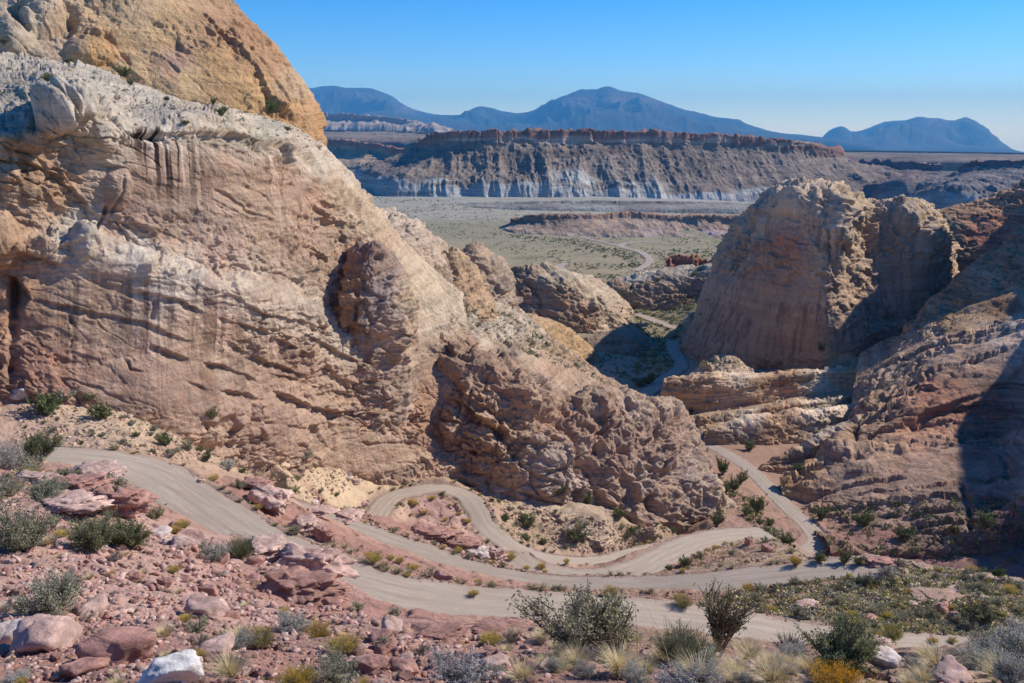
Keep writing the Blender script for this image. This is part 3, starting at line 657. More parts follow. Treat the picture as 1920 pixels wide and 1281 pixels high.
ft_or = [('l',[(380,20),(430,70),(480,120),(530,190),(570,225)],26,4),('l',[(290,40),(330,60),(345,90)],22,3),('c',[(190,55),(225,85),(245,120)],7,3.5),('c',[(130,0),(140,40),(120,60)],12,6),('b',80,25,50,40,7),('b',30,60,40,40,5),('b',170,90,50,35,4),
 ('l',[(420,30),(470,90),(520,140)],20,3),('l',[(280,100),(320,115),(340,135)],12,2),('c',[(240,110),(250,125),(232,140)],4,2),('l',[(500,130),(560,190),(590,240)],16,2.6),('c',[(20,0),(35,40),(60,60)],10,5)]
massif('sandstone_dome', rows, M_ORANGE, zc_or, sandstone(1.3, 200, 1.0, 1.0, .35, 1, (.4, .1, .9), [(420,150,120,60,.25)]), ft_or, 'huge orange sandstone dome rising behind the pale bench', seed=2)
# -- brown lumpy spur running down to the canyon
rows = [
 [(770,940,256),(850,945,256),(920,950,256),(1000,965,262),(1080,985,266),(1170,1000,270),(1260,1000,278),(1340,985,294),(1395,975,312)],
 [(780,905,262),(850,905,262),(920,908,263),(1000,932,268),(1080,950,274),(1170,965,279),(1260,966,288),(1330,955,302),(1378,950,320)],
 [(785,830,272),(850,830,271),(920,830,272),(1000,850,277),(1080,862,288),(1160,875,294),(1240,882,305),(1308,885,322),(1356,930,337)],
 [(792,750,284),(850,745,283),(920,755,284),(990,770,291),(1070,800,310),(1150,802,322),(1230,812,334),(1292,838,347),(1332,885,358)],
 [(800,690,296),(850,665,298),(920,682,303),(985,706,312),(1060,748,336),(1140,745,352),(1212,757,365),(1282,792,377),(1316,842,378)],
 [(825,655,312),(870,648,314),(940,668,323),(1005,699,334),(1070,740,356),(1150,733,378),(1225,745,392),(1288,780,402),(1322,835,398)],
 [(840,700,345),(890,690,350),(960,720,360),(1030,760,370),(1100,790,390),(1170,790,420),(1240,800,430),(1300,830,430),(1330,880,420)]]
zc_sp = [(820,700,.46,.32,.22),(880,680,.42,.28,.19),(860,770,.45,.31,.20),(950,740,.44,.29,.19),(950,800,.50,.34,.22),(900,850,.46,.32,.23),(860,900,.46,.36,.27),(1000,870,.48,.38,.30),(1060,900,.47,.37,.29),(1050,780,.44,.29,.20),(1020,730,.46,.33,.24),(1120,760,.45,.32,.22),(1120,800,.42,.28,.19),(1200,760,.48,.36,.26),(1170,860,.42,.28,.20),(1150,930,.44,.31,.22),(1240,920,.42,.29,.20),(1250,830,.42,.29,.21),(1290,880,.42,.32,.25),(1330,930,.48,.37,.27),(1210,890,.46,.36,.28)]
ft_sp = [('l',[(800,640),(850,655),(900,665)],16,3),('c',[(795,760),(805,820),(800,880)],8,4),('l',[(820,740),(870,750),(900,790),(960,820)],26,5),('c',[(925,770),(950,830),(975,880)],9,5),('c',[(1055,760),(1070,820),(1085,900)],9,5),('l',[(1070,790),(1130,800),(1200,800)],18,3.5),('c',[(1105,900),(1130,950)],8,5),
 ('b',870,790,48,60,5),('b',920,820,40,50,4),('b',1000,740,50,40,4),('b',1130,750,50,26,3),('b',1230,770,50,28,3),('b',1040,880,46,70,4),('b',1140,920,24,50,4),('b',1270,930,60,40,4),('c',[(1190,870),(1215,930),(1220,960)],8,4.5),('l',[(1200,820),(1250,840),(1300,850)],18,3),('b',1300,890,30,50,3),('c',[(980,700),(1010,760),(1040,800)],6,3),('c',[(1165,790),(1175,860),(1190,900)],8,3)]
rows = [[(a_, b_, rows[1][j_][2] + (y_ - rows[1][j_][2]) * (.55 if i_ > 1 else 1) + ((9, 7, 4, 1)[j_] if j_ < 4 and i_ > 0 else 0)) for j_, (a_, b_, y_) in enumerate(r_)] for i_, r_ in enumerate(rows)]
massif('sandstone_spur', rows, M_CLIFF, zc_sp, sandstone(1.0, 300, 1.1, 1.4, 1.5, 1.1, (.42, .1, .9), None, 3.2, .0, .5, 1.9), ft_sp, 'brown broken spur of rock stepping down into the canyon', seed=3)
# -- rough slope and slab beyond the nose
rows = [
 [(700,620,380),(800,690,380),(900,740,390),(1000,780,405),(1080,800,420),(1150,800,450),(1200,770,500)],
 [(690,520,405),(790,600,402),(890,665,412),(990,710,428),(1075,745,450),(1140,755,475),(1195,745,520)],
 [(685,450,430),(775,530,425),(870,590,440),(960,632,465),(1040,668,490),(1105,705,510),(1175,728,540)],
 [(682,400,460),(765,470,455),(850,535,470),(930,585,500),(1010,632,530),(1080,672,550),(1150,715,575)],
 [(692,382,510),(760,415,510),(835,470,530),(905,535,560),(980,590,590),(1060,645,610),(1130,700,630)],
 [(710,420,580),(790,450,590),(860,500,610),(930,560,640),(1010,620,670),(1080,680,690),(1140,720,700)]]
zc_m1 = [(700,420,.58,.49,.37),(740,420,.56,.47,.36),(760,460,.55,.44,.31),(800,430,.48,.37,.30),(820,500,.50,.38,.25),(860,560,.50,.40,.28),(900,590,.50,.43,.32),(960,620,.52,.44,.34),(1000,640,.48,.38,.27),(940,670,.47,.35,.24),(1040,690,.47,.33,.23),(1100,720,.46,.33,.23),(880,640,.52,.42,.30),(1060,650,.42,.30,.19),(1150,730,.46,.34,.24)]
massif('slickrock_slope', rows, M_MID, zc_m1, sandstone(1.5, 400, 1.0, 1.2, .9, 1.1, (.4, .1, .9), [(1040,700,110,36,.15),(740,470,40,40,.3)]),
 [('l',[(920,650),(1000,655),(1060,672),(1110,700)],22,4),('c',[(770,430),(800,480),(850,540)],9,6),('c',[(850,500),(890,560),(910,590)],8,5),('l',[(870,590),(930,600),(990,640)],12,3)], 'pale slickrock slope dotted with shrubs beyond the cliff nose', seed=4)
def fin(name, foot, crest, back, mat, zc, disp, label, feats=(), midk=.5, seed=0, bury=30):
    f = np.array(foot, float); c = np.array(crest, float); b = np.array(back, float)
    low = f.copy(); low[:, 1] += bury; low[:, 2] -= 6
    mid = f * (1 - midk) + c * midk; mid[:, 2] = f[:, 2] + (c[:, 2] - f[:, 2]) * midk * .6
    up = f * .12 + c * .88; up[:, 2] = f[:, 2] + (c[:, 2] - f[:, 2]) * .62
    lowb = b.copy(); lowb[:, 1] += bury; lowb[:, 2] += 10
    midb = c * .5 + b * .5; midb[:, 2] = c[:, 2] + (b[:, 2] - c[:, 2]) * .6
    return massif(name, [low, f, mid, up, c, midb, b, lowb], mat, zc, disp, feats, label, seed=seed)
# -- small fins at the head of the side gully
fin('sandstone_fin', [(795,530,452),(845,568,448),(900,590,455),(940,605,480)], [(822,482,490),(848,468,492),(885,500,498),(925,565,505)], [(840,500,550),(870,500,550),(900,530,550),(930,580,550)], M_MID,
 [(850,500,.50,.36,.22),(880,550,.46,.32,.2)], sandstone(1.4,420,.8,1.2,.6), 'small tan rock fin nearest the nose')
fin('sandstone_fin', [(868,575,520),(905,598,515),(955,612,520),(985,620,545)], [(864,476,556),(885,460,556),(925,480,560),(960,545,575)], [(880,500,620),(900,500,620),(940,520,620),(970,570,620)], M_MID,
 [(890,500,.46,.35,.25),(930,540,.46,.36,.27)], sandstone(1.4,430,.8,1.2,.6,1,(.3,.1,.95),None,3.2,.5), 'ribbed rock fin with a blunt top left of the big shaded fin')
fin('sandstone_fin', [(925,610,745),(965,625,738),(1030,650,738),(1100,668,740),(1170,692,752),(1240,700,770)], [(938,506,755),(972,500,765),(1030,500,775),(1090,530,785),(1140,572,795),(1205,640,800)],
 [(990,530,860),(1040,525,880),(1100,530,890),(1150,550,900),(1195,595,900),(1245,665,880)], M_MID,
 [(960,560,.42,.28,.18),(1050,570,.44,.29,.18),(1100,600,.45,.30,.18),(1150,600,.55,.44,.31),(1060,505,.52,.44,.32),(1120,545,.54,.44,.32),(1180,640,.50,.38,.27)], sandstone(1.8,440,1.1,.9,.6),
 'broad shaded rock fin with sunlit right edge at the canyon mouth', [('c',[(990,520),(1015,570),(1010,620)],6,6),('c',[(945,530),(965,590),(985,625)],7,6),('l',[(1070,520),(1120,560),(1160,610)],14,4)], seed=5)
fin('sandstone_fin', [(985,620,600),(1030,645,600),(1080,665,610),(1130,680,640)], [(975,588,630),(1020,598,632),(1065,622,640),(1105,655,650)], [(990,600,680),(1040,620,680),(1090,650,680),(1130,675,680)], M_MID,
 [(1000,600,.50,.35,.2),(1060,640,.50,.34,.18)], sandstone(1.0,450,.7,1.2,.8), 'low orange rib below the shaded fin')
fin('sandstone_fin', [(735,455,408),(780,505,404),(825,545,410),(850,565,430)], [(742,408,440),(768,412,442),(805,448,446),(842,520,452)], [(755,430,490),(785,430,490),(820,470,490),(850,540,490)], M_MID,
 [(760,430,.52,.42,.32),(800,480,.48,.37,.27)], sandstone(1.3,480,.8,1.1,.7,1,(.3,.1,.95),None,3.2,.4), 'pale jagged rock fin highest on the ridge behind the cliff nose')
fin('sandstone_fin', [(1090,640,760),(1130,660,760),(1175,672,765),(1205,680,775)], [(1100,545,800),(1125,548,802),(1155,572,806),(1192,625,812)], [(1110,560,860),(1140,570,860),(1170,590,860),(1200,640,860)], M_MID,
 [(1120,580,.50,.39,.28),(1160,620,.48,.36,.25)], sandstone(1.3,490,.8,1.3,.6,1,(.3,.1,.95),None,3.2,.5), 'sunlit knobby rock fin at the right end of the shaded fin')
# -- layered rock beyond the canyon bend
fin('slickrock_ridge', [(1120,640,890),(1190,622,890),(1260,600,885),(1330,600,880),(1400,600,870)], [(1112,550,930),(1160,517,955),(1215,502,970),(1275,506,960),(1345,486,960),(1420,470,950)][:5], [(1130,540,1010),(1190,510,1040),(1260,500,1040),(1330,500,1040),(1420,480,1040)], M_MID,
 [(1150,560,.40,.28,.18),(1220,540,.42,.29,.19),(1300,540,.40,.27,.18),(1200,505,.45,.40,.32),(1300,500,.42,.38,.3),(1250,580,.30,.24,.17)], sandstone(2.2,460,.8,.7,1.8,1,(-.12,.1,.98)),
 'long layered slickrock ridge in shade beyond the canyon bend', [('c',[(1180,520),(1182,550)],3,5),('l',[(1120,590),(1200,570),(1330,545)],14,6),('l',[(1150,612),(1240,590),(1330,580)],10,5)], seed=6)
fin('red_pinnacles', [(1243,508,1045),(1270,510,1045),(1300,510,1045),(1330,506,1045),(1362,500,1045)], [(1249,488,1055),(1272,482,1055),(1292,480,1055),(1318,484,1055),(1362,494,1055)], [(1250,500,1075),(1272,500,1075),(1292,500,1075),(1318,500,1075),(1362,500,1075)], M_MID,
 [(1290,490,.40,.17,.10),(1340,495,.36,.18,.12)], sandstone(1.2,470,.5,1.0,.4,1,(0,0,1),None,3.2,2.6), 'row of red rock pinnacles on the ridge by the dome', bury=10)
# -- the great dome
rows = [
 [(1300,700,790),(1262,712,702),(1300,718,664),(1400,705,636),(1480,695,610),(1560,685,596),(1600,675,606),(1650,665,636),(1720,650,656),(1790,640,690),(1830,600,760)],
 [(1300,670,790),(1277,687,700),(1312,692,666),(1400,678,638),(1480,668,613),(1550,655,598),(1600,648,608),(1655,645,636),(1725,632,658),(1785,606,690),(1805,575,760)],
 [(1325,560,790),(1312,575,716),(1345,572,684),(1420,560,648),(1490,555,620),(1550,550,608),(1602,545,630),(1650,540,658),(1715,535,666),(1774,515,705),(1790,490,770)],
 [(1362,465,800),(1348,475,738),(1388,462,696),(1440,450,660),(1500,445,632),(1555,440,620),(1602,440,645),(1645,445,670),(1710,440,676),(1768,430,714),(1778,425,770)],
 [(1392,410,810),(1388,402,752),(1416,390,714),(1452,380,680),(1505,368,648),(1555,372,640),(1600,388,662),(1643,394,686),(1705,392,686),(1746,396,724),(1756,408,775)],
 [(1405,400,820),(1401,390,775),(1422,372,740),(1456,352,704),(1512,342,670),(1562,350,664),(1606,377,690),(1645,385,706),(1695,380,706),(1738,384,732),(1750,402,785)],
 [(1400,430,890),(1410,420,870),(1440,410,850),(1480,400,830),(1530,395,820),(1570,400,820),(1610,410,830),(1650,415,840),(1695,410,840),(1738,415,850),(1750,430,880)]]
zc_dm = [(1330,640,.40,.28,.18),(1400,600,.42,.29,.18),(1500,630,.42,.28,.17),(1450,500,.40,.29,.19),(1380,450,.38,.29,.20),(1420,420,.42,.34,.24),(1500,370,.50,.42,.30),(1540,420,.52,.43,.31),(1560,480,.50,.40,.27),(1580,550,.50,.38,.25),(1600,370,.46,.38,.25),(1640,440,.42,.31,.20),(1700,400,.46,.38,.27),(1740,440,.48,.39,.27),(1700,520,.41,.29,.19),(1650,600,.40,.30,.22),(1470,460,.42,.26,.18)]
ft_dm = [('c',[(1412,400),(1400,440),(1375,500)],8,9),('c',[(1540,350),(1545,400),(1560,450),(1575,520)],7,6),('c',[(1520,345),(1524,380)],5,4),('c',[(1610,385),(1625,440),(1640,500)],10,10),('l',[(1500,500),(1540,515),(1580,540)],16,4),('b',1570,420,30,50,7),('b',1530,390,24,36,6),('b',1600,410,22,26,6),('b',1480,380,40,24,4),('b',1740,450,22,40,6),('b',1700,410,26,28,4),('c',[(1370,600),(1368,650)],3,2),('l',[(1540,440),(1590,470),(1600,500)],14,4),('b',1655,620,50,22,5)]
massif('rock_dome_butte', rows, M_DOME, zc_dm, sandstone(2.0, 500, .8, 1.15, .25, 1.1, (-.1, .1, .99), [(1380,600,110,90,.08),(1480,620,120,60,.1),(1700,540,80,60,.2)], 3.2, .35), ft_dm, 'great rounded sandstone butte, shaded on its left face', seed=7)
# -- shaded ridge behind the dome, right
rows = [
 [(1690,660,740),(1760,640,730),(1840,600,720),(1920,560,720),(2060,500,720),Wp(560,720,0),Wp(640,720,60)],
 [(1690,560,800),(1760,540,790),(1840,500,780),(1920,460,775),(2060,400,770),Wp(570,770,20),Wp(650,770,80)],
 [(1700,470,850),(1765,440,840),(1845,420,830),(1920,400,825),(2060,350,820),Wp(590,820,40),Wp(660,820,95)],
 [(1700,430,890),(1752,402,885),(1842,368,880),(1920,341,875),(2060,295,870),Wp(620,870,60),Wp(700,870,110)],
 [(1700,460,960),(1752,430,960),(1842,400,960),(1920,370,960),(2060,330,960),Wp(660,960,50),Wp(740,960,100)]]
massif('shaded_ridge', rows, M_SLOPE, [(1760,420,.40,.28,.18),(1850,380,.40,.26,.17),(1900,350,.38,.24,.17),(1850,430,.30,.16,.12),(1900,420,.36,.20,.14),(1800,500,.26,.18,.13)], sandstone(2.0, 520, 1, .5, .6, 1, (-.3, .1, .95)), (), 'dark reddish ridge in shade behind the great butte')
# -- big right hand slope; unseen crest past the frame shaped to shade the canyon
rows = [
 [(1580,1090,250),(1690,1090,255),(1800,1075,260),(1920,1040,265),(2100,930,280),Wp(330,280,-60),Wp(400,280,59),Wp(475,280,124),Wp(600,280,139)],
 [(1560,1035,278),(1680,1035,282),(1800,1010,287),(1920,960,292),(2100,850,305),Wp(335,305,-50),Wp(410,305,74),Wp(480,305,139),Wp(600,310,154)],
 [(1528,1000,305),(1640,990,304),(1770,960,308),(1920,905,318),(2100,770,335),Wp(340,345,-40),Wp(415,350,68),Wp(490,350,138),Wp(610,350,153)],
 [(1480,948,340),(1560,925,340),(1700,885,346),(1900,850,356),(2100,700,372),Wp(345,385,-35),Wp(420,390,59),Wp(500,390,134),Wp(620,390,149)],
 [(1462,905,356),(1550,866,362),(1700,836,368),(1900,806,382),(2100,650,400),Wp(350,415,-30),Wp(425,420,51),Wp(505,420,127),Wp(625,420,144)],
 [(1480,900,372),(1560,858,378),(1700,826,384),(1900,797,396),(2100,630,412),Wp(352,430,-30),Wp(427,430,51),Wp(507,430,127),Wp(627,430,144)],
 [(1530,870,400),(1610,800,404),(1720,745,414),(1900,692,428),(2100,560,445),Wp(355,460,-28),Wp(430,465,49),Wp(510,460,127),Wp(630,460,144)],
 [(1590,780,450),(1680,690,475),(1780,625,495),(1920,560,515),(2100,450,530),Wp(370,540,-40),Wp(440,540,-2),Wp(515,540,34),Wp(640,540,50)],
 [(1600,705,520),(1680,645,556),(1780,572,578),(1920,490,590),(2100,380,600),Wp(390,610,-30),Wp(450,610,0),Wp(520,610,40),Wp(650,610,60)],
 [(1620,662,590),(1700,610,612),(1800,516,640),(1920,426,660),(2100,305,680),Wp(420,690,7),Wp(480,690,57),Wp(540,690,115),Wp(670,690,137)],
 [(1650,700,650),(1720,660,680),(1820,580,720),(1940,490,750),(2150,400,760),Wp(460,780,-3),Wp(520,780,37),Wp(580,780,77),Wp(680,780,97)]]
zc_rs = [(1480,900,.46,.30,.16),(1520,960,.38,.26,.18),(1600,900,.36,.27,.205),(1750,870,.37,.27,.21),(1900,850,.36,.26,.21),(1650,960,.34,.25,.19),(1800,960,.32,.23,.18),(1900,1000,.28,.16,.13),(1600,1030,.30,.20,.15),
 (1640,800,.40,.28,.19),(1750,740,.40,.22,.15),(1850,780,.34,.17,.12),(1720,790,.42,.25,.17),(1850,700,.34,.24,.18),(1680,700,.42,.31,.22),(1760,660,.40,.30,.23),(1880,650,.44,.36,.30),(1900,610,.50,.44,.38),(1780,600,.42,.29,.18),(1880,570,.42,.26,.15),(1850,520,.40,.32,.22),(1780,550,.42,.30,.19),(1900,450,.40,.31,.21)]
ft_rs = [('l',[(1640,700),(1740,655),(1920,612)],9,4),('l',[(1660,735),(1760,690),(1920,655)],10,4),('l',[(1700,620),(1800,560),(1920,520)],9,4),('l',[(1600,930),(1750,915),(1920,880)],10,3.5),('l',[(1500,930),(1600,905),(1700,895)],8,3),('l',[(1620,820),(1700,790),(1800,790)],14,4),('l',[(1560,965),(1700,962),(1850,945)],9,3),('l',[(1750,840),(1850,826),(1920,822)],9,3),('l',[(1640,760),(1680,730),(1740,700)],9,4),('l',[(1462,905),(1550,866),(1700,832),(1900,806)],24,4),('c',[(1605,790),(1600,830),(1585,850)],6,6),('b',1575,835,34,28,5),('b',1540,850,30,14,3),('c',[(1800,900),(1815,950),(1820,1000)],7,4),('c',[(1880,850),(1890,900)],5,3),('l',[(1500,955),(1650,945),(1900,925)],10,2.5),('l',[(1690,700),(1780,640),(1920,590)],12,4),('l',[(1720,780),(1800,760),(1900,740)],18,4),('l',[(1660,770),(1720,720),(1760,730)],16,4),('l',[(1620,985),(1760,975),(1900,965)],12,2.5)]
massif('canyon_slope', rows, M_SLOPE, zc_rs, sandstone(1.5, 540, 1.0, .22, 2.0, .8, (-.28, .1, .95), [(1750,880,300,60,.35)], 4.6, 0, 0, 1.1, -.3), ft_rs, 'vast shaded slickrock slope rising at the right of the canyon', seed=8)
fin('rubble_slope', [(1075,722,640),(1150,722,635),(1205,706,650),(1250,690,672)], [(1078,640,715),(1130,622,735),(1180,615,752),(1232,652,745)], [(1090,640,790),(1140,630,800),(1190,630,800),(1250,660,790)], M_MID,
 [(1150,640,.33,.24,.16),(1200,690,.30,.22,.15),(1120,690,.38,.27,.18)], sandstone(1.2,620,1.2,1.3,.5), 'dark rubble slope at the foot of the big shaded fin', bury=14)
fin('slickrock_knoll', [(1262,648,745),(1300,652,735),(1345,648,735)], [(1278,596,800),(1310,574,810),(1350,568,812)], [(1285,600,860),(1320,590,860),(1355,585,860)], M_MID,
 [(1300,600,.40,.36,.24),(1330,620,.30,.26,.17)], sandstone(1.2,630,1.2,1.6,.5), 'brushy sunlit knoll left of the great butte', bury=14)
# -- ribs of layered rock on the canyon floor, right of the road
ribz = lambda c: [(1300, c[1] + 30, .42, .29, .18), (1450, c[1] + 25, .40, .28, .19), (1600, c[1] + 15, .40, .29, .2), (1400, c[1] - 3, .50, .44, .36), (1550, c[1] - 8, .52, .46, .38), (1300, c[1] - 2, .46, .38, .29)]
def rib(foot, crest, label, seed, dy=26):
    back = [(a, b + 14, d + dy) for a, b, d in crest]
    foot = [(a, b, d + .62 * (crest[min(i, len(crest) - 1)][2] - d)) for i, (a, b, d) in enumerate(foot)]
    fin('slickrock_rib', foot, crest, back, M_SLOPE, ribz((0, crest[len(crest) // 2][1])), sandstone(1.0, seed, .9, .9, 1.2, 1.1, (-.1, .15, .98)), label, seed=seed, bury=22)
rib([(1236,748,512),(1300,768,500),(1380,772,498),(1480,755,512),(1590,740,530),(1700,722,560)], [(1246,708,532),(1310,702,530),(1400,700,535),(1500,692,548),(1600,688,565),(1668,684,580)], 'upper slickrock rib nearest the foot of the butte', 601, 40)
rib([(1296,800,455),(1360,815,450),(1450,795,460),(1550,778,475),(1700,750,500)], [(1292,786,470),(1380,772,475),(1450,756,485),(1560,748,500),(1690,722,530)], 'second slickrock rib below the foot of the butte', 602)
rib([(1322,838,412),(1400,852,408),(1480,838,415),(1570,815,428),(1720,780,450)], [(1318,800,436),(1380,786,440),(1460,772,448),(1560,764,458),(1715,728,490)], 'third slickrock rib with a sunlit crest', 603)
rib([(1416,892,374),(1500,888,374),(1600,865,382),(1730,815,410)], [(1428,866,392),(1492,842,398),(1565,802,410),(1720,748,440)], 'nearest slickrock rib beside the canyon road', 604)
fin('rubble_knob', [(1290,710,560),(1330,715,555),(1370,712,555),(1420,706,565)], [(1312,684,575),(1340,668,580),(1372,668,580),(1402,688,580)], [(1310,700,610),(1340,690,615),(1372,690,615),(1410,700,610)], M_SLOPE,
 [(1340,680,.46,.40,.30),(1380,690,.5,.42,.33)], sandstone(.8,610,1.5,2.2,.4), 'rubbly knob of pale rock at the foot of the butte')
# ------------------------------------------------------------ distant mesas and mountains
def gully(L, amp, seed, z0, z1, cliff=.2):
    """talus gullies running straight down the slope between heights z0 (foot) and z1 (top)"""
    def f(p, px, py):
        t = np.clip((p[:, 2] - z0) / (z1 - z0), 0, 1)
        q = np.stack([p[:, 0] + 14 * t, p[:, 1] * .4, p[:, 2] * .35], 1).astype(f32)
        r1 = fbm(q, L, 4, seed, .6, True); r2 = fbm(q, L * 2.7, 2, seed + 1, .5, True)
        k = np.clip(1.45 - t, 0, 1) * np.where(t > 1 - cliff, .5, 1)
        vr = .55 + .9 * np.clip(fbm(q, L * 6, 2, seed + 9) + .3, 0, 1); d = amp * (r1 * .75 + r2 * .9) * k * vr + amp * .5 * fbm(p, L * 2, 4, seed + 11)
        q2 = (p * np.array((1, 1, .12), f32)).astype(f32)
        cl = blocky(q2, L * .55, seed + 4, 1.1, .5, .6, .1, warp=.1) * amp * .45
        d = np.where(t > 1 - cliff, cl, d)
        d += amp * .16 * blocky(p, L * .3, seed + 7, 1, .5) * np.clip(t * 2, 0, 1)
        return d.astype(f32)
    return f
def mesa(name, cols, mat, top, cliffc, talus, toe, label, L=60, amp=22, seed=700, back=900, extra=(), step=1.3, skew=0.):
    """cols: (px_top, py_top, y_top, py_cliff_foot, px_mid, py_mid, y_mid, px_foot, py_foot, y_foot)"""
    r = [[], [], [], [], [], [], []]
    cols = [(a, b, y + skew * (a - 1000), c, mx, my, ym + skew * (a - 1000), fx, fy, yf + skew * (a - 1000)) for a, b, y, c, mx, my, ym, fx, fy, yf in cols]
    for a, b, y, c, mx, my, ym, fx, fy, yf in cols:
        zt = P(a, b, y)[2]; xx = P(a, b, y)[0]
        r[6].append(Wp(xx * (y + back) / y, y + back, min(zt - 14, zt * (y + back) / y - 3))); r[5].append(Wp(xx, y + 12, zt - .5)); r[4].append((a, b, y))
        r[3].append((a, c, y - 9)); r[2].append((mx, my, ym)); r[1].append((fx, fy, yf)); r[0].append((fx, fy, yf))
    G = np.array(r[4]); zt = np.median([P(*c)[2] for c in r[4]]); zf = np.median([P(*c)[2] for c in r[1]])
    zc = []
    for k, (a, b, y, c, mx, my, ym, fx, fy, yf) in enumerate(cols):
        zc += [(a, b + .0, *cliffc), (a, (b + c) / 2, *cliffc), (a, c + 1, *talus), (a * .75 + mx * .25, c * .75 + my * .25, *talus), (a * .5 + mx * .5, c * .5 + my * .5, *talus), (mx, my, *talus), (mx * .45 + fx * .55, my * .45 + fy * .55, *talus), (mx * .2 + fx * .8, my * .22 + fy * .78, *talus), (fx * .93 + mx * .07, fy * .93 + my * .07, *toe), (fx, fy + 6, *toe)]
    zk = (zt - P(cols[len(cols) // 2][0], cols[len(cols) // 2][3], cols[len(cols) // 2][2])[2]) / (zt - zf)
    return massif(name, r, mat, zc + list(extra), gully(L, amp, seed, zf, zt, zk), (), label, step=step, zwob=7, seed=seed, zx=.12)
M_MESA = rock_mat('mesa_shale', 9.0, .4, .25, .0, .9, (0, 0, 0), grain=.7)
T = [(786,266,3700,280,716,308,3560,664,324,3450),(800,257,3350,276,736,314,3150,694,336,3000),(836,248,3040,268,790,318,2880,745,350,2720),(900,245,2970,266,872,317,2830,842,358,2680),(1000,243,2950,266,986,318,2810,980,363,2665),(1150,245,2940,268,1150,320,2800,1150,367,2655),
 (1300,250,2930,273,1312,324,2790,1325,373,2645),(1400,255,2930,278,1422,329,2790,1445,377,2640),(1500,266,2940,287,1532,335,2800,1565,381,2640),(1560,279,3000,297,1618,342,2850,1690,386,2700),(1572,281,3350,300,1650,335,3150,1745,380,2950),(1576,283,3800,300,1660,330,3600,1760,372,3300)]
mesa('mesa', T, M_MESA, None, (.25,.14,.105), (.215,.17,.135), (.38,.37,.345), 'long flat-topped mesa with red cap cliff and grey gullied slopes', 70, 24, 700, skew=.6,
 extra=[(a, 262 + (a > 1250) * (a - 1250) * .045, .44, .33, .27) for a in (880, 1010, 1060, 1170, 1290, 1330, 1480)] + [(a, b, .40, .39, .35) for a, b in ((1080,346),(1170,352),(820,344),(1420,364))])
T = [(560,262,5200,276,560,300,4900,560,322,4500),(640,262,5000,277,650,300,4800,660,320,4400),(700,270,4800,284,715,303,4600,735,318,4300),(760,280,4600,291,775,304,4500,800,312,4300)]
mesa('red_bluff', T, M_MESA, None, (.28,.15,.11), (.32,.25,.17), (.36,.32,.24), 'short red bluff in front of the far plateau', 80, 26, 720, 600, step=1.2)
T = [(500,245,9600,248,500,256,7600,500,270,5900),(620,244,9600,247,620,255,7600,620,270,5900),(700,245,9400,248,700,257,7400,700,274,5600),(830,250,8600,253,830,262,6800,840,280,5200)]
mesa('plateau', T, M_MESA, None, (.15,.13,.10), (.20,.16,.12), (.27,.19,.15), 'dark wooded plateau at far left of the valley', 150, 16, 730, 1600, step=1.2)
T = [(480,208,12500,222,480,232,12000,480,246,11000),(600,213,12500,224,600,234,12000,600,248,11000),(660,214,12500,225,660,235,12000,660,248,11000),(720,219,12500,228,720,238,12000,720,249,11000),(780,229,12500,236,785,243,12000,800,252,11000),(800,240,12700,245,830,250,12200,850,256,11300)]
mesa('pale_escarpment', T, M_MESA, None, (.34,.25,.22), (.28,.24,.21), (.30,.28,.25), 'pale banded escarpment under the left mountain', 150, 55, 740, 1500, step=1.2)
# right hand far plateau: rim, dark bench, shaded cove, grey badlands
T = [(1500,281,9000,284,1500,291,7600,1500,302,5400),(1600,282,9000,285,1600,292,7600,1600,304,5400),(1760,284,9000,287,1760,294,7600,1760,306,5400),(1920,287,9000,290,1920,297,7600,1920,310,5400),(2150,290,9000,294,2150,301,7600,2150,314,5400)]
mesa('plateau', T, M_MESA, None, (.10,.11,.08), (.20,.155,.12), (.26,.19,.15), 'dark flat plateau rim along the right horizon', 320, 7, 750, 3000, step=1.2)
T = [(1560,300,4600,316,1570,335,4000,1580,362,3300),(1640,302,4400,318,1650,338,3700,1655,372,2950),(1700,304,4200,322,1700,345,3500,1690,380,2750),(1765,308,4100,326,1750,350,3400,1730,384,2700)]
mesa('shaded_escarpment', T, M_MESA, None, (.20,.13,.12), (.17,.13,.12), (.26,.24,.22), 'stepped escarpment in the cove right of the mesa', 120, 50, 760, 500, step=1.2)
T = [(1800,322,3900,330,1770,340,3500,1700,372,2900),(1815,310,3500,320,1790,338,3150,1725,380,2620),(1850,302,3250,314,1840,338,2950,1800,388,2420),(1920,300,3150,314,1930,343,2850,1930,398,2300),(2120,300,3100,316,2130,348,2800,2140,402,2250)]
mesa('badland_mesa', T, M_MESA, None, (.17,.11,.10), (.20,.175,.165), (.31,.30,.285), 'grey badland slopes of the far right mesa', 55, 22, 770, 900, step=1.2)
# low layered ridge on the valley floor
T = [(958,414,1800,424,952,428,1785,944,432,1770),(985,405,1790,418,975,428,1760,965,440,1700),(1040,402,1790,414,1040,428,1740,1040,444,1660),(1120,403,1800,412,1125,428,1740,1130,448,1640),(1165,398,1820,410,1170,430,1740,1175,450,1630),(1260,404,1820,414,1270,433,1740,1280,456,1620),(1330,404,1810,416,1340,435,1730,1350,462,1600),(1440,405,1800,418,1450,440,1710,1460,470,1560)]
mesa('low_bluff', T, M_FAR, None, (.28,.17,.11), (.29,.21,.155), (.33,.26,.19), 'low broken brown bluff on the valley floor', 26, 6, 780, 130, step=1.2,
 extra=[(1200,440,.36,.27,.22),(1350,440,.36,.26,.24),(1250,420,.30,.23,.17)])
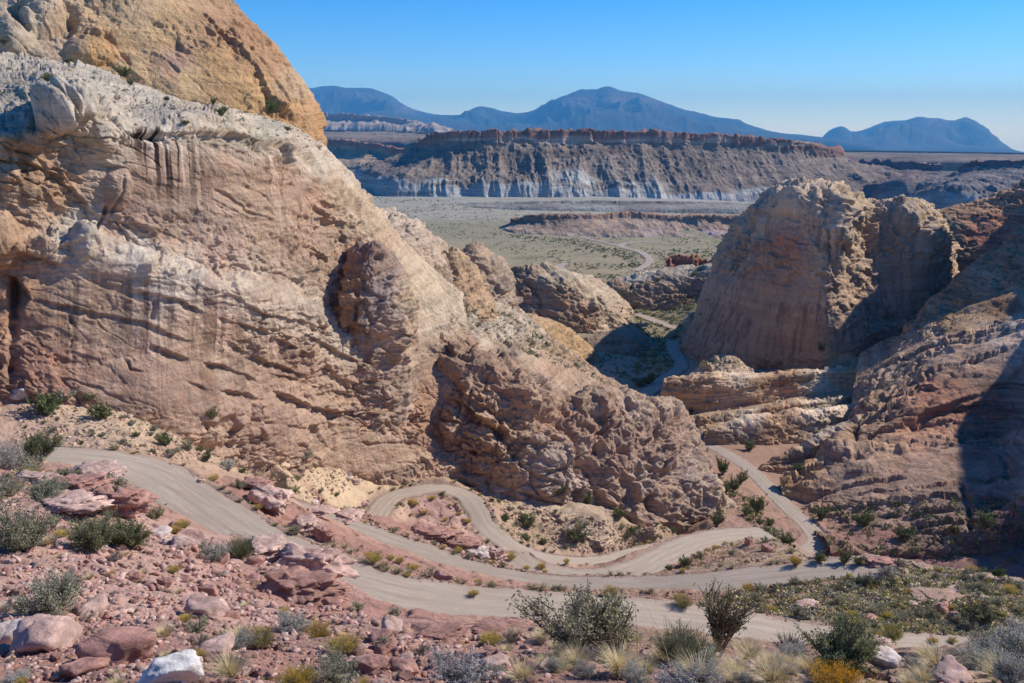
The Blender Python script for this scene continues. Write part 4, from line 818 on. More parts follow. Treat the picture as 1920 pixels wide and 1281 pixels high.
# grey hummocky bench before the mesa
T = [(860,383,2350,386,860,388,2330,860,392,2300),(960,379,2330,383,960,386,2290,960,390,2240),(1100,377,2330,381,1100,385,2290,1100,391,2230),(1250,378,2330,382,1250,387,2290,1250,393,2230),(1400,381,2330,385,1400,389,2290,1400,396,2230),(1600,385,2330,390,1600,394,2290,1600,400,2230)]
mesa('grey_bench', T, M_FAR, None, (.27,.25,.21), (.27,.25,.215), (.34,.32,.275), 'low grey hummocky bench before the mesa', 60, 5, 790, 90, step=1.4)
# mountains
def mountain(name, ridge, y, foot, label, seed):
    r = [[], [], [], [], [], []]
    for px, py in ridge:
        r[0].append((px, max(foot, py + 9) + 14, y * .72)); r[1].append((px, max(foot, py + 9), y * .78)); r[2].append((px, max(foot, py + 9) * .72 + py * .28, y * .87)); r[3].append((px, max(foot, py + 9) * .25 + py * .75, y * .955)); r[4].append((px, py, y)); r[5].append((px, py + 25, y * 1.12))
    def d(p, px, py):
        t = np.clip((p[:, 1] / y - .78) / .2, 0, 1); rg = np.array(ridge); hh = np.clip((foot - np.interp(px, rg[:, 0], rg[:, 1])) / 70, .06, 1)
        return ((fbm(p, y * .085, 5, seed, .5, True) * .034 * y * hh) * np.clip(t * (1.06 - t) * 4, 0, 1) * .8).astype(f32)
    massif(name, r, M_MTN, [(px, py, .035, .05, .05) for px, py in ridge] + [(px, foot, .05, .055, .045) for px, py in ridge] + [(ridge[len(ridge)//2][0] + k, ridge[len(ridge)//2][1] + 22, .11, .085, .075) for k in (-40, 40, 90)], d, (), label, step=1.4, zwob=12, seed=seed)
M_MTN = rock_mat('mountain_slopes', 420.0, .5, .0, .0, .5, (0, 0, 0), grain=.5)
mountain('mountain', [(430,190),(520,178),(590,173),(630,169),(665,174),(700,177),(720,184),(752,200),(800,214),(850,222),(900,232),(960,246)], 44000, 250, 'low blue mountain rising behind the cliff edge', 801)
mountain('mountain', [(760,232),(820,218),(850,218),(882,213),(895,206),(920,208),(950,214),(1000,212),(1040,196),(1085,180),(1120,176),(1140,171),(1160,179),(1205,187),(1270,208),(1340,221),(1375,224),(1420,240),(1480,253),(1560,264),(1640,276)], 41000, 268, 'broad blue mountain with the highest central summit', 802)
mountain('mountain', [(1420,275),(1480,262),(1538,262),(1560,245),(1576,240),(1596,249),(1620,246),(1645,236),(1668,230),(1700,228),(1720,224),(1745,229),(1790,232),(1815,230),(1835,238),(1850,250),(1880,270),(1905,286),(1930,292)], 47000, 292, 'blue mountain with a notched summit on the right horizon', 803)
# ------------------------------------------------------------ loose rock and desert plants
bpy.context.view_layer.update()
DG = bpy.context.evaluated_depsgraph_get()
def hit(px, py):
    d = Vector(P(px, py, 100.0)).normalized()
    ok, loc, nrm, idx, ob, _ = bpy.context.scene.ray_cast(DG, Vector((0, 0, 0)), d, distance=30000)
    return (loc, nrm, ob.name) if ok else None
def drop(x, y, z0=60, only=None):
    ok, loc, nrm, idx, ob, _ = bpy.context.scene.ray_cast(DG, Vector((x, y, z0)), Vector((0, 0, -1)), distance=600)
    return (loc, nrm, ob.name) if ok else None
hit(960, 640); log('bvh')
def oc_mat(name, rough=.9, trans=0, bump=0., var=.35, sc=3.0):
    """material whose colour is the object's own colour, broken up by noise"""
    m, nt, b = new_mat(name); s = NB(nt)
    oi = s.n('ShaderNodeObjectInfo'); tc = s.n('ShaderNodeTexCoord'); ob = tc.outputs['Object']
    at = s.n('ShaderNodeAttribute', attribute_name='Col').outputs['Color']
    geo = s.n('ShaderNodeNewGeometry'); n0 = s.noise(geo.outputs['Position'], sc, 6, .7)
    c = s.mix(1.0, oi.outputs['Color'], at, 'MULTIPLY')
    c = s.mix(1.0, c, s.gray(s.ramp(n0, .3, .7, 1 - var, 1 + var)), 'MULTIPLY')
    if bump:
        n1 = s.noise(geo.outputs['Position'], sc * 1.0, 8, .75); bu = s.n('ShaderNodeBump'); bu.inputs['Strength'].default_value = .8; bu.inputs['Distance'].default_value = bump
        st = s.noise(s.map(ob, (1, 1, 7), (.3, .2, 0)), 2.0, 5, .7); patch = s.ramp(s.noise(geo.outputs['Position'], sc * .5, 4, .6), .5, .66, 0, .55)
        c = s.mix(patch, c, s.mix(1.0, c, (1.55, 1.6, 1.6), 'MULTIPLY'))
        s.l(s.math('ADD', n1, s.math('MULTIPLY', st, .6)), bu.inputs['Height']); s.l(bu.outputs[0], b.inputs['Normal'])
    s.l(c, b.inputs['Base Color']); b.inputs['Roughness'].default_value = rough
    if trans:
        tr = s.n('ShaderNodeBsdfTranslucent'); s.l(c, tr.inputs[0]); mx = s.n('ShaderNodeMixShader'); mx.inputs[0].default_value = trans
        s.l(b.outputs[0], mx.inputs[1]); s.l(tr.outputs[0], mx.inputs[2]); s.l(mx.outputs[0], [n for n in nt.nodes if n.type == 'OUTPUT_MATERIAL'][0].inputs[0])
    return m
M_ROCK = oc_mat('loose_rock', .95, 0, .10, .25, 2.2)
M_LEAF = oc_mat('desert_leaves', .8, .25, 0, .25, 2.5); M_TWIG = oc_mat('dry_twigs', .9, 0, 0, .2, 4)
_ico = {}
def ico(sub):
    if sub not in _ico:
        bm = bmesh.new(); bmesh.ops.create_icosphere(bm, subdivisions=sub, radius=1)
        _ico[sub] = (np.array([v.co[:] for v in bm.verts], f32), np.array([[v.index for v in f.verts] for f in bm.faces], np.int32)); bm.free()
    return _ico[sub]
def fib(n, r, j=.28):
    i = np.arange(n) + .5; ph = np.arccos(1 - 2 * i / n); th = math.pi * (1 + 5 ** .5) * i + r.uniform(0, 6)
    N = np.stack([np.cos(th) * np.sin(ph), np.sin(th) * np.sin(ph), np.cos(ph)], 1) + r.normal(0, j, (n, 3))
    return N / np.linalg.norm(N, axis=1, keepdims=True)
def rock_shape(seed, sub=4, planes=13, asp=(1, .8, .6), rough=.03, layers=0.):
    r = np.random.default_rng(seed); D, F = ico(sub)
    N = fib(planes, r)
    N = np.concatenate([N, [[0, 0, 1], [0, 0, -1]]]); dist = r.uniform(.62, .98, len(N)); dist[-1] = .6; dist[-2] = r.uniform(.6, .8)
    dot = D @ N.T.astype(f32); rr = np.where(dot > .05, dist / np.maximum(dot, .05), 9).min(1)
    V = D * np.minimum(rr, 1.25)[:, None]
    if layers:
        st, _ = strata(V.astype(f32) + seed, (.08, .05, 1), .16, seed, .5, 6, .15); V = V * (1 + layers * st[:, None] * np.array([1, 1, .1]))
        V = V * (1 + .8 * layers * blocky(V.astype(f32) + seed, .38, seed + 2, 1.3, .8, .6, .08)[:, None] * np.array([1, 1, .4]))
    V = V + D * (rough * fbm((V + seed * 3.1).astype(f32), .35, 5, seed, .65))[:, None] + D * (rough * 2.6 * blocky((V + seed).astype(f32), .55, seed + 1, 1.6, .6, .3, .05, (1, 1, 1), None, .2, .08))[:, None]
    V = V * np.array(asp); V[:, 2] -= V[:, 2].min() * .72
    cv = np.clip(1 + .25 * fbm((V + seed).astype(f32), .5, 3, seed + 9), .6, 1.4)[:, None] * np.ones((1, 3))
    return V.astype(f32), F, cv.astype(f32)
def proto(name, V, F, cols, mat, smooth=False):
    o = mesh_raw(name, V, F, mat, cols, smooth, link=False); return o
ROCKP = []
for i in range(12):
    r = random.Random(i)
    V, F, cv = rock_shape(100 + i, 4, r.randint(9, 13), (1, r.uniform(.6, .95), r.uniform(.45, .8)), .034)
    ROCKP.append(proto('boulder', V, F, cv, M_ROCK))
SLABP = []
for i in range(6):
    V, F, cv = rock_shape(200 + i, 5, 11, (1, .7, .45), .07, .17); SLABP.append(proto('rock_outcrop', V, F, cv, M_ROCK))
def put(p, name, loc, scale, rz, color, tilt=(0, 0), label=None, cat=None, group=None):
    o = p.copy(); o.name = name; C.objects.link(o); o.location = loc; o.scale = scale if hasattr(scale, '__len__') else (scale,) * 3
    o.rotation_euler = (tilt[0], tilt[1], rz); o.color = (*color, 1); tag(o, None, label, cat, group); return o
RR = (.38,.205,.16); RP = (.50,.335,.27); RW = (.56,.46,.40); RWW = (.78,.72,.66); RC = (.52,.38,.25); RB = (.38,.25,.18); RD = (.25,.15,.12)
def jit(c, a=.12, r=random):
    k = 1 + r.uniform(-a, a); return tuple(min(.9, v * k * (1 + r.uniform(-a, a) * .25)) for v in c)
NB_ = 0
def boulder(px, py, wpx, color, label, kind='b', h=1.0, rz=None, i=None, tilt=(0, 0), dy=1.0, group=None, cat='boulder'):
    """boulder whose foot shows at (px,py), wpx photo pixels wide"""
    global NB_
    g = hit(px, py)
    if g is None: return
    loc, n, _ = g; dist = loc.y * cT - loc.z * sT
    s = wpx / FOC * dist / 2 * (1.0 if kind == 'b' else .82)
    pr = (ROCKP if kind == 'b' else SLABP); k = i if i is not None else NB_; NB_ += 1
    name = 'boulder' if kind == 'b' else 'rock_outcrop'
    return put(pr[k % len(pr)], name, loc + Vector((0, s * .5, -.12 * s)), (s, s * dy, s * h), random.uniform(0, 6.28) if rz is None else rz, jit(color, .06), tilt, label, cat if kind == 'b' else 'rock outcrop', group)
HAND = [
 (70,1225,128,RP,'big pink sandstone boulder with a dark underside at the left edge of the slope','b',1.25),
 (12,1210,70,RW,'pale rounded boulder cut off by the left edge of the photo','b',1.2),
 (318,1285,122,RWW,'bright white-topped boulder at the bottom of the slope','b',.95),
 (170,1150,70,RP,'tilted pink block just behind the big pink boulder','b',.9),
 (210,1245,150,RR,'wide red slab lying right of the big pink boulder','b',.7),
 (150,1268,80,RR,'squarish red rock between the big boulder and the white-topped one','b',.9),
 (385,1160,92,RP,'rounded tan-pink boulder in the middle of the red slope','b',.9),
 (400,1232,76,RP,'smooth pink boulder above and right of the white-topped one','b',.8),
 (305,1100,34,RR,'small dark red block high on the open red slope','b',1.2),
 (250,1090,36,RR,'dark upright red rock on the red slope','b',1.3),
 (385,1115,50,RR,'dark red wedge rock above the rounded boulder','b',.8),
 (525,1088,46,RP,'flat pink slab on the edge of the ledge above the road','b',.6),
 (338,1030,52,RP,'pinkish-white rock right of the green shrub','b',.9),
 (298,1008,42,RW,'whitish rock behind the green shrub','b',.8),
 (490,1050,150,RP,'flat-topped pink ledge at the edge of the slope above the road','s',.7),
 (585,1082,150,RP,'broken red ledge jutting toward the road','s',1.1),
 (545,1125,190,RR,'crumbling dark red bank under the ledge','s',.8),
 (610,1135,110,RR,'tilted thin red layers at the tip of the ledge','s',.9),
 (120,960,150,RP,'pink ledge with white streaks below the far bushes','s',.7),
 (200,965,150,RR,'smooth red outcrop falling steeply beside the road bend','s',1.25),
 (165,905,160,RP,'pile of pink and white ledge rock on top of the outcrop','s',.6),
 (60,905,90,RP,'pale rock ledge among bushes at the left edge','s',.6),
 (130,925,130,RR,'red ledge behind the grey bushes on the left','s',.8),
 (505,960,105,RP,'striped pink outcrop between the two upper roads','s',1.5),
 (475,915,70,RR,'red bank running up beside the first road','s',.8),
 (600,1015,52,RR,'dark upright red rock beside the second road','s',2.0),
 (568,1000,90,RP,'rounded pink rock beside the dark upright one','s',1.0),
 (830,1088,42,RR,'squarish brown boulder on the verge between the two near roads','b',1.1),
 (925,1052,54,RP,'pale red pinnacle rock above the second road','s',1.6),
 (895,1045,60,RW,'whitish broken ledge above the second road','s',1.0),
 (862,1030,80,RR,'red broken ledge inside the road loops','s',.9),
 (800,1010,110,RR,'long red ledge under the road hairpin','s',.6),
 (650,975,90,RP,'pink ledge below the cream talus','s',.45),
 (590,965,80,RP,'low pink ledge at the end of the second road','s',.45),
 (1405,1022,22,RR,'small upright brown rock on the mound','b',1.6),
 (1440,1036,26,RR,'dark brown boulder on the flank of the mound','b',1.1),
 (1525,1048,26,RP,'reddish slab at the tail of the mound','b',.6),
 (1650,1066,80,RR,'long flat-topped red ledge on the right skyline of the slope','s',.75),
 (1735,1070,60,RB,'thin layered ledge continuing the right skyline','s',.4),
 (1850,1090,60,RB,'broken brown ledge on the far right skyline','s',.5),
 (1770,1150,34,RR,'dark red boulder in the middle of the right slope','b',1.2),
 (1792,1158,22,RR,'smaller red boulder leaning on the middle one','b',1.0),
 (1713,1135,20,RP,'small rounded orange rock left of the red boulder','b',.7),
 (1795,1112,34,RP,'flat pink rock on the long ledge','b',.6),
 (1780,1132,130,RB,'long thin pale ledge across the right slope','s',.14),
 (1900,1172,30,RP,'pink wedge rock near the right edge','b',.9),
 (1630,1165,38,RR,'red and white split rock above the track','b',.7),
 (1520,1140,60,RP,'low pinkish ledge left of the right slope','s',.35),
 (1655,1225,70,RP,'rounded pinkish boulder behind the big dark shrub','b',.9),
 (1665,1252,62,RW,'flat-topped whitish boulder beside the dark shrub','b',1.0),
 (1690,1272,84,RP,'layered pink slab in front of the whitish boulder','s',.45),
 (1800,1282,90,RP,'pale boulder half hidden in straw grass','b',.8),
 (730,1195,60,RP,'rounded pink boulder on the crest of the slope','b',1.1),
 (720,1225,70,RR,'dark red wedge under the crest boulder','b',.9),
 (930,1255,58,RP,'pink boulder right of centre at the bottom','b',.9),
 (760,1265,60,RR,'angular red block left of the pink boulder','b',.9),
 (690,1262,70,RR,'leaning red slab at the bottom centre','b',.9),
 (640,1288,60,RW,'whitish stone at the bottom edge','b',.8),
 (820,1200,120,RR,'low red ledge along the crest above the road','s',.35),
 (920,1190,90,RR,'dark red ledge near the grey bush','s',.4),
 (1058,978,26,RC,'square cream boulder on the talus under the spur','b',1.1),
 (1022,978,16,RC,'brown block left of the square cream boulder','b',1.1),
 (1010,962,18,RC,'tan block high on the talus under the spur','b',1.1),
 (1085,1010,50,RW,'white streaked ledge on the talus by the bush','s',1.2),
 (1120,1025,60,RC,'tan ledge sloping to the lower road','s',1.0),
 (680,950,20,RP,'round pink boulder beside the hairpin','b',1.1),
 (30,745,44,RW,'white boulder at the foot of the cliff','b',1.2),
 (245,838,28,RC,'cream boulder above the first road','b',.8),
 (530,878,22,RC,'cream block on the open talus','b',1.2),
 (375,905,18,RC,'cream stone above the first road verge','b',1.1),
]
for h in HAND:
    boulder(h[0], h[1], h[2], h[3], h[4], h[5], h[6], rz=None if h[5] == 'b' else random.uniform(-.35, .35))
log('hand rocks', NB_)
def in_poly(x, y, poly):
    c = False; n = len(poly); j = n - 1
    for i in range(n):
        if (poly[i][1] > y) != (poly[j][1] > y) and x < (poly[j][0] - poly[i][0]) * (y - poly[i][1]) / (poly[j][1] - poly[i][1]) + poly[i][0]: c = not c
        j = i
    return c
def sample(poly, n, rnd, ok=('ground',)):
    xs = [p[0] for p in poly]; ys = [p[1] for p in poly]; out = []; tries = 0
    while len(out) < n and tries < n * 6:
        tries += 1; x = rnd.uniform(min(xs), max(xs)); y = rnd.uniform(min(ys), max(ys))
        if not in_poly(x, y, poly): continue
        g = hit(x, y)
        if g and any(g[2].startswith(k) for k in ok): out.append((x, y, g[0], g[1]))
    return out
ZN = {
 'fore_left': [(-20,1290),(-20,1010),(200,980),(420,1040),(560,1060),(640,1140),(760,1185),(1000,1190),(1040,1290)],
 'fore_top': [(-20,1010),(-20,880),(130,880),(260,910),(300,980),(200,980)],
 'fore_right': [(1040,1290),(1000,1180),(1200,1195),(1500,1230),(1940,1225),(1940,1290)],
 'talus': [(40,750),(200,750),(420,800),(640,875),(690,900),(600,950),(500,900),(400,870),(240,848),(20,845)],
 'red_mid': [(560,955),(680,950),(720,990),(850,990),(940,1040),(1010,1085),(900,1060),(760,1015),(640,975)],
 'loop': [(745,965),(760,940),(830,928),(865,950),(890,985),(900,1010),(800,990)],
 'talus2': [(880,925),(1000,950),(1180,985),(1340,965),(1290,990),(1150,1040),(1000,1025),(930,985)],
 'verge': [(500,1010),(640,1058),(800,1092),(1000,1118),(1200,1122),(1400,1130),(1400,1110),(1200,1108),(1000,1105),(860,1085),(700,1030),(560,995)],
 'mound': [(1230,1060),(1330,1030),(1400,1010),(1480,1020),(1550,1055),(1400,1062),(1250,1072)],
 'right': [(1280,1140),(1420,1100),(1600,1060),(1700,1055),(1920,1090),(1920,1200),(1700,1185),(1500,1160)],
 'beyond_left': [(-750,1500),(-750,940),(-20,940),(-20,1290),(1960,1290),(1960,1500)], 'beyond_right': [(1960,1500),(1960,1150),(2500,1120),(2500,1500)],
 'creek': [(1330,880),(1400,930),(1470,1010),(1500,1035),(1420,1000),(1360,930)],
}
RK = [('fore_left',120,(10,46),(RR,RR,RP,RP,RD,(.52,.36,.30)),'loose red rock strewn over the near slope','boulders strewn over the near slope'),
 ('fore_top',14,(10,30),(RR,RP,RW),'pink rock among the bushes on the far left ledge','rocks on the far left ledge'),
 ('fore_right',12,(14,46),(RP,RR,RB),'brown rock poking out of the straw grass at lower right','rocks in the straw grass'),
 ('talus',40,(7,20),(RC,RC,RP,RW),'cream rock on the talus under the cliff','rocks on the cream talus'),
 ('red_mid',30,(7,20),(RR,RP,RP),'red rock on the bank below the hairpin','rocks on the red bank'),
 ('loop',8,(5,11),(RP,RR),'small pink rock inside the hairpin loop','rocks inside the hairpin'),
 ('talus2',34,(6,20),(RC,RB,RP,RW),'brown rock on the talus under the spur','rocks on the talus under the spur'),
 ('mound',10,(5,12),(RB,RR),'brown rock on the small mound','rocks on the mound'),
 ('right',30,(8,22),(RB,RP,RR),'brown rock on the brushy right slope','rocks on the brushy right slope')]
rnd = random.Random(5)
cnt = NB_
for z, n, (a, b), cols, lab, grp in RK:
    for x, y, loc, nr in sample(ZN[z], n, rnd):
        if cnt >= 300: break
        wp = a + (b - a) * rnd.random() ** 2.2; dist = loc.y * cT - loc.z * sT; s = wp / FOC * dist / 2
        put(rnd.choice(ROCKP), 'boulder', loc + Vector((0, 0, -.15 * s)), (s, s, s * rnd.uniform(.7, 1.3)), rnd.uniform(0, 6.28), jit(rnd.choice(cols), .14, rnd), (rnd.uniform(-.3, .3), rnd.uniform(-.3, .3)), lab, 'boulder', grp); cnt += 1
log('boulders', cnt)
# -- rubble: uncountable small stones, one mesh
M_RUB = rock_mat('rubble_stone', .35, .25, .1, 0, .5, grain=.3)
LOW = []
for i in range(10):
    D, F = ico(2); r = np.random.default_rng(i + 50)
    N = fib(8, r, .35); di = r.uniform(.5, .95, 8); dot = D @ N.T.astype(f32)
    V = D * np.minimum(np.where(dot > .05, di / np.maximum(dot, .05), 9).min(1), 1.2)[:, None] * np.array([1, r.uniform(.6, .95), r.uniform(.28, .8)])
    LOW.append((V.astype(f32), F))
def rubble(name, specs, label, seed, shoulders=()):
    rnd = random.Random(seed); Vs = []; Fs = []; Cs = []; off = 0
    for z, n, (a, b), cols in specs:
        for x, y, loc, nr in sample(ZN[z], n, rnd):
            wp = a + (b - a) * rnd.random() ** 3; dist = loc.y * cT - loc.z * sT; s = wp / FOC * dist / 2
            V, F = rnd.choice(LOW); t = rnd.uniform(0, 6.28); c, sn = math.cos(t), math.sin(t)
            R = np.array(Matrix.Rotation(rnd.uniform(-.5, .5), 3, 'X') @ Matrix.Rotation(rnd.uniform(-.5, .5), 3, 'Y') @ Matrix.Rotation(t, 3, 'Z'), f32)
            v = V @ R.T * s + np.array(loc[:], f32) + np.array((0, 0, .12 * s), f32)
            Vs.append(v); Fs.append(F + off); off += len(v); Cs.append(np.tile(np.array(jit(rnd.choice(cols), .2, rnd), f32), (len(v), 1)))
    for k, n in shoulders:
        pts, w_ = ROADS[k]
        for i in range(n):
            j = rnd.randrange(2, len(pts) - 3); t = pts[j + 1] - pts[j - 1]; nn = np.array((-t[1], t[0])) / (math.hypot(t[0], t[1]) + 1e-6)
            o_ = nn * rnd.choice((-1, 1)) * (w_ / 2 + rnd.gauss(.5, .7)); g = drop(pts[j, 0] + o_[0], pts[j, 1] + o_[1], pts[j, 2] + 6)
            if not g: continue
            s = .05 + .32 * rnd.random() ** 3; V, F = rnd.choice(LOW); v = V * s + np.array(g[0][:], f32); Vs.append(v); Fs.append(F + off); off += len(v); Cs.append(np.tile(np.array(jit(rnd.choice((RR, RD, RB, RP)), .2, rnd), f32), (len(v), 1)))
    o = mesh_raw(name, np.concatenate(Vs), np.concatenate(Fs), M_RUB, np.concatenate(Cs), False)
    tag(o, 'stuff', label)
rubble('rubble', [('fore_left', 5200, (4, 22), (RR, RR, RP, RP, RD, RD, (.5,.33,.27))), ('fore_top', 300, (4, 14), (RR, RP)), ('fore_right', 500, (5, 18), (RP, RB, RD)), ('talus', 1100, (2, 10), (RC, RC, RP)),
  ('red_mid', 1100, (2, 10), (RR, RR, RP, RD)), ('loop', 150, (2, 6), (RP, RR)), ('talus2', 800, (2, 10), (RC, RB, RP)), ('verge', 900, (2, 7), (RR, RD, RB)), ('mound', 300, (2, 6), (RB, RR, RD)), ('right', 1200, (3, 11), (RB, RP, RD)), ('creek', 200, (2, 6), (RB, RD)), ('beyond_left', 2600, (6, 26), (RR, RR, RP, RD)), ('beyond_right', 500, (5, 18), (RP, RB, RD))],
  'small broken stones covering the slopes and verges', 9, ((0, 900), (1, 900), (2, 700), (3, 400), (4, 250)))
log('rubble')
# ------------------------------------------------------------ plants (1 m wide at scale 1)
def tubes(paths, r0, r1):
    Vs = []; Fs = []; off = 0
    for p in paths:
        n = len(p); p = np.array(p); t = np.gradient(p, axis=0); t /= np.linalg.norm(t, axis=1, keepdims=True) + 1e-9
        a = np.cross(t, (0.31, .2, .93)); a /= np.linalg.norm(a, axis=1, keepdims=True) + 1e-9; b = np.cross(t, a)
        rr = np.linspace(r0, r1, n)[:, None]
        ring = np.stack([p + rr * (math.cos(k * 2.094) * a + math.sin(k * 2.094) * b) for k in range(3)], 1)
        Vs.append(ring.reshape(-1, 3))
        for i in range(n - 1):
            for k in range(3): Fs.append((off + i * 3 + k, off + i * 3 + (k + 1) % 3, off + i * 3 + 3 + (k + 1) % 3, off + i * 3 + 3 + k))
        off += n * 3
    return np.concatenate(Vs).astype(f32), np.array(Fs, np.int32)
def leaves(pos, dirs, ln, wd, r, droop=0.0, nseg=1):
    """thin leaf blades: one kite quad each"""
    n = len(pos); d = dirs / (np.linalg.norm(dirs, axis=1, keepdims=True) + 1e-9)
    s = np.cross(d, r.normal(size=(n, 3))); s /= np.linalg.norm(s, axis=1, keepdims=True) + 1e-9
    L = (ln * r.uniform(.6, 1.3, n))[:, None]; W = (wd * r.uniform(.7, 1.2, n))[:, None]
    a = pos; b = pos + d * L * .5 + s * W * .5; c = pos + d * L + np.array([0, 0, -droop]) * L; e = pos + d * L * .5 - s * W * .5
    V = np.stack([a, b, c, e], 1).reshape(-1, 3); F = np.arange(n * 4).reshape(-1, 4)
    return V.astype(f32), F.astype(np.int32)
def plant(name, seed, stems=60, h=.8, spread=.5, lean=1.0, leaf_n=2400, ln=.045, wd=.016, tip=.35, up=.3, curve=.25, sub=2, tw=(.007, .002), tipcol=None, colvar=.3, leafdir='rand', lump=.3):
    r = np.random.default_rng(seed); paths = []; ends = []
    for i in range(stems):
        a = r.uniform(0, 2 * math.pi); q = r.uniform(0, 1) ** .6; el = math.radians(88 - 62 * q * lean)
        L = h * r.uniform(.65, 1.05) * (1 - .15 * q) / max(.5, math.sin(el) ** .4)
        L *= 1 + lump * math.sin(a * 3 + seed) * math.sin(a * 2 + 1.3 * seed) * .8
        d = np.array([math.cos(a) * math.cos(el), math.sin(a) * math.cos(el), math.sin(el)]) * L
        d[:2] *= spread / .5 * .95
        n = 5; t = np.linspace(0, 1, n)[:, None]
        p = t * d + r.normal(0, .02, (n, 3)) * t + np.array([0, 0, 1]) * curve * L * .35 * t * t
        b0 = np.array([math.cos(a), math.sin(a), 0]) * r.uniform(0, .06); p = p + b0
        paths.append(p)
        for k in range(sub):
            t0 = r.uniform(.35, .8); i0 = min(3, int(t0 * 4)); st = p[i0] + (p[i0 + 1] - p[i0]) * (t0 * 4 - i0)
            d2 = d / L * r.uniform(.15, .32) * h + r.normal(0, .09, 3) * h; d2[2] = abs(d2[2]) * .9 + .03
            q2 = st + np.linspace(0, 1, 3)[:, None] * d2; paths.append(q2)
    ext = np.concatenate(paths); rad = np.percentile(np.linalg.norm(ext[:, :2], axis=1), 96); zt_ = np.percentile(ext[:, 2], 98)
    paths = [p * np.array([.46 / rad, .46 / rad, h * .92 / zt_]) for p in paths]
    bv, bf = tubes(paths, *tw)
    # leaves along outer stem parts
    P_ = []; D_ = []
    wts = np.array([np.linalg.norm(p[-1] - p[0]) for p in paths]); wts /= wts.sum()
    pick = r.choice(len(paths), leaf_n, p=wts)
    for k in pick:
        p = paths[k]; t = tip + (1 - tip) * r.uniform() ** .7 if len(p) > 3 else r.uniform(.1, 1); x = t * (len(p) - 1); i = min(len(p) - 2, int(x))
        base = p[i] + (p[i + 1] - p[i]) * (x - i); dr = p[i + 1] - p[i]; dr = dr / (np.linalg.norm(dr) + 1e-9)
        P_.append(base + r.normal(0, .028, 3)); D_.append(dr * (1.6 if leafdir == 'along' else .35) + r.normal(0, .6, 3) + np.array([0, 0, up]))
    pos = np.array(P_); lv, lf = leaves(pos, np.array(D_), ln, wd, r)
    cv = np.clip(1 + colvar * r.normal(0, .6, leaf_n), .45, 1.7)[:, None] * np.ones((1, 3))
    if tipcol is not None:
        k = np.clip((pos[:, 2] / (h * .95) - .55) * 2.6 + r.normal(0, .25, leaf_n), 0, 1)[:, None]; cv = cv * (1 - k) + cv * np.array(tipcol) * k
    cv = np.repeat(cv, 4, 0)
    root = bpy.data.objects.new(name, None)
    br = mesh_raw('branches', bv, bf, M_TWIG, np.ones((len(bv), 3)), False, link=False); fo = mesh_raw('foliage', lv, lf, M_LEAF, cv, False, link=False)
    return (name, br, fo)
def grass(name, seed, n=800, h=.7, spread=.5, w=.006, seedh=0):
    r = np.random.default_rng(seed); a = r.uniform(0, 6.283, n); q = r.uniform(0, 1, n) ** .7; L = h * r.uniform(.55, 1.1, n)
    d0 = np.stack([np.cos(a) * q * .55, np.sin(a) * q * .55, np.ones(n)], 1); d0 /= np.linalg.norm(d0, axis=1, keepdims=True)
    b = np.stack([np.cos(a) * q * .13, np.sin(a) * q * .13, 0 * a], 1) * spread / .5
    V = []; K = 5; out = np.stack([np.cos(a), np.sin(a), 0 * a], 1); side = np.stack([-np.sin(a), np.cos(a), 0 * a], 1) + r.normal(0, .5, (n, 3)); side /= np.linalg.norm(side, axis=1, keepdims=True)
    for i in range(K):
        t = i / (K - 1); c = b + d0 * (L * t)[:, None] + out * (L * t * t * .38 * (q + .25))[:, None] - np.array([0, 0, 1]) * (L * t ** 3 * .22)[:, None]
        ww = w * (1 - t * .85); V += [c - side * ww, c + side * ww]
    V = np.stack(V, 1); F = []
    for i in range(K - 1): F.append(np.stack([np.arange(n) * 2 * K + i * 2 + k for k in (0, 1, 3, 2)], 1))
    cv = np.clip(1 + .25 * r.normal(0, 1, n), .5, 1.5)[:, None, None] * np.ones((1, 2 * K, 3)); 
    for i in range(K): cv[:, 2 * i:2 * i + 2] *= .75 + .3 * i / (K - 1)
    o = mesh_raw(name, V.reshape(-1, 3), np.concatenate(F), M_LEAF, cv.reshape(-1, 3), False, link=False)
    return (name, None, o)
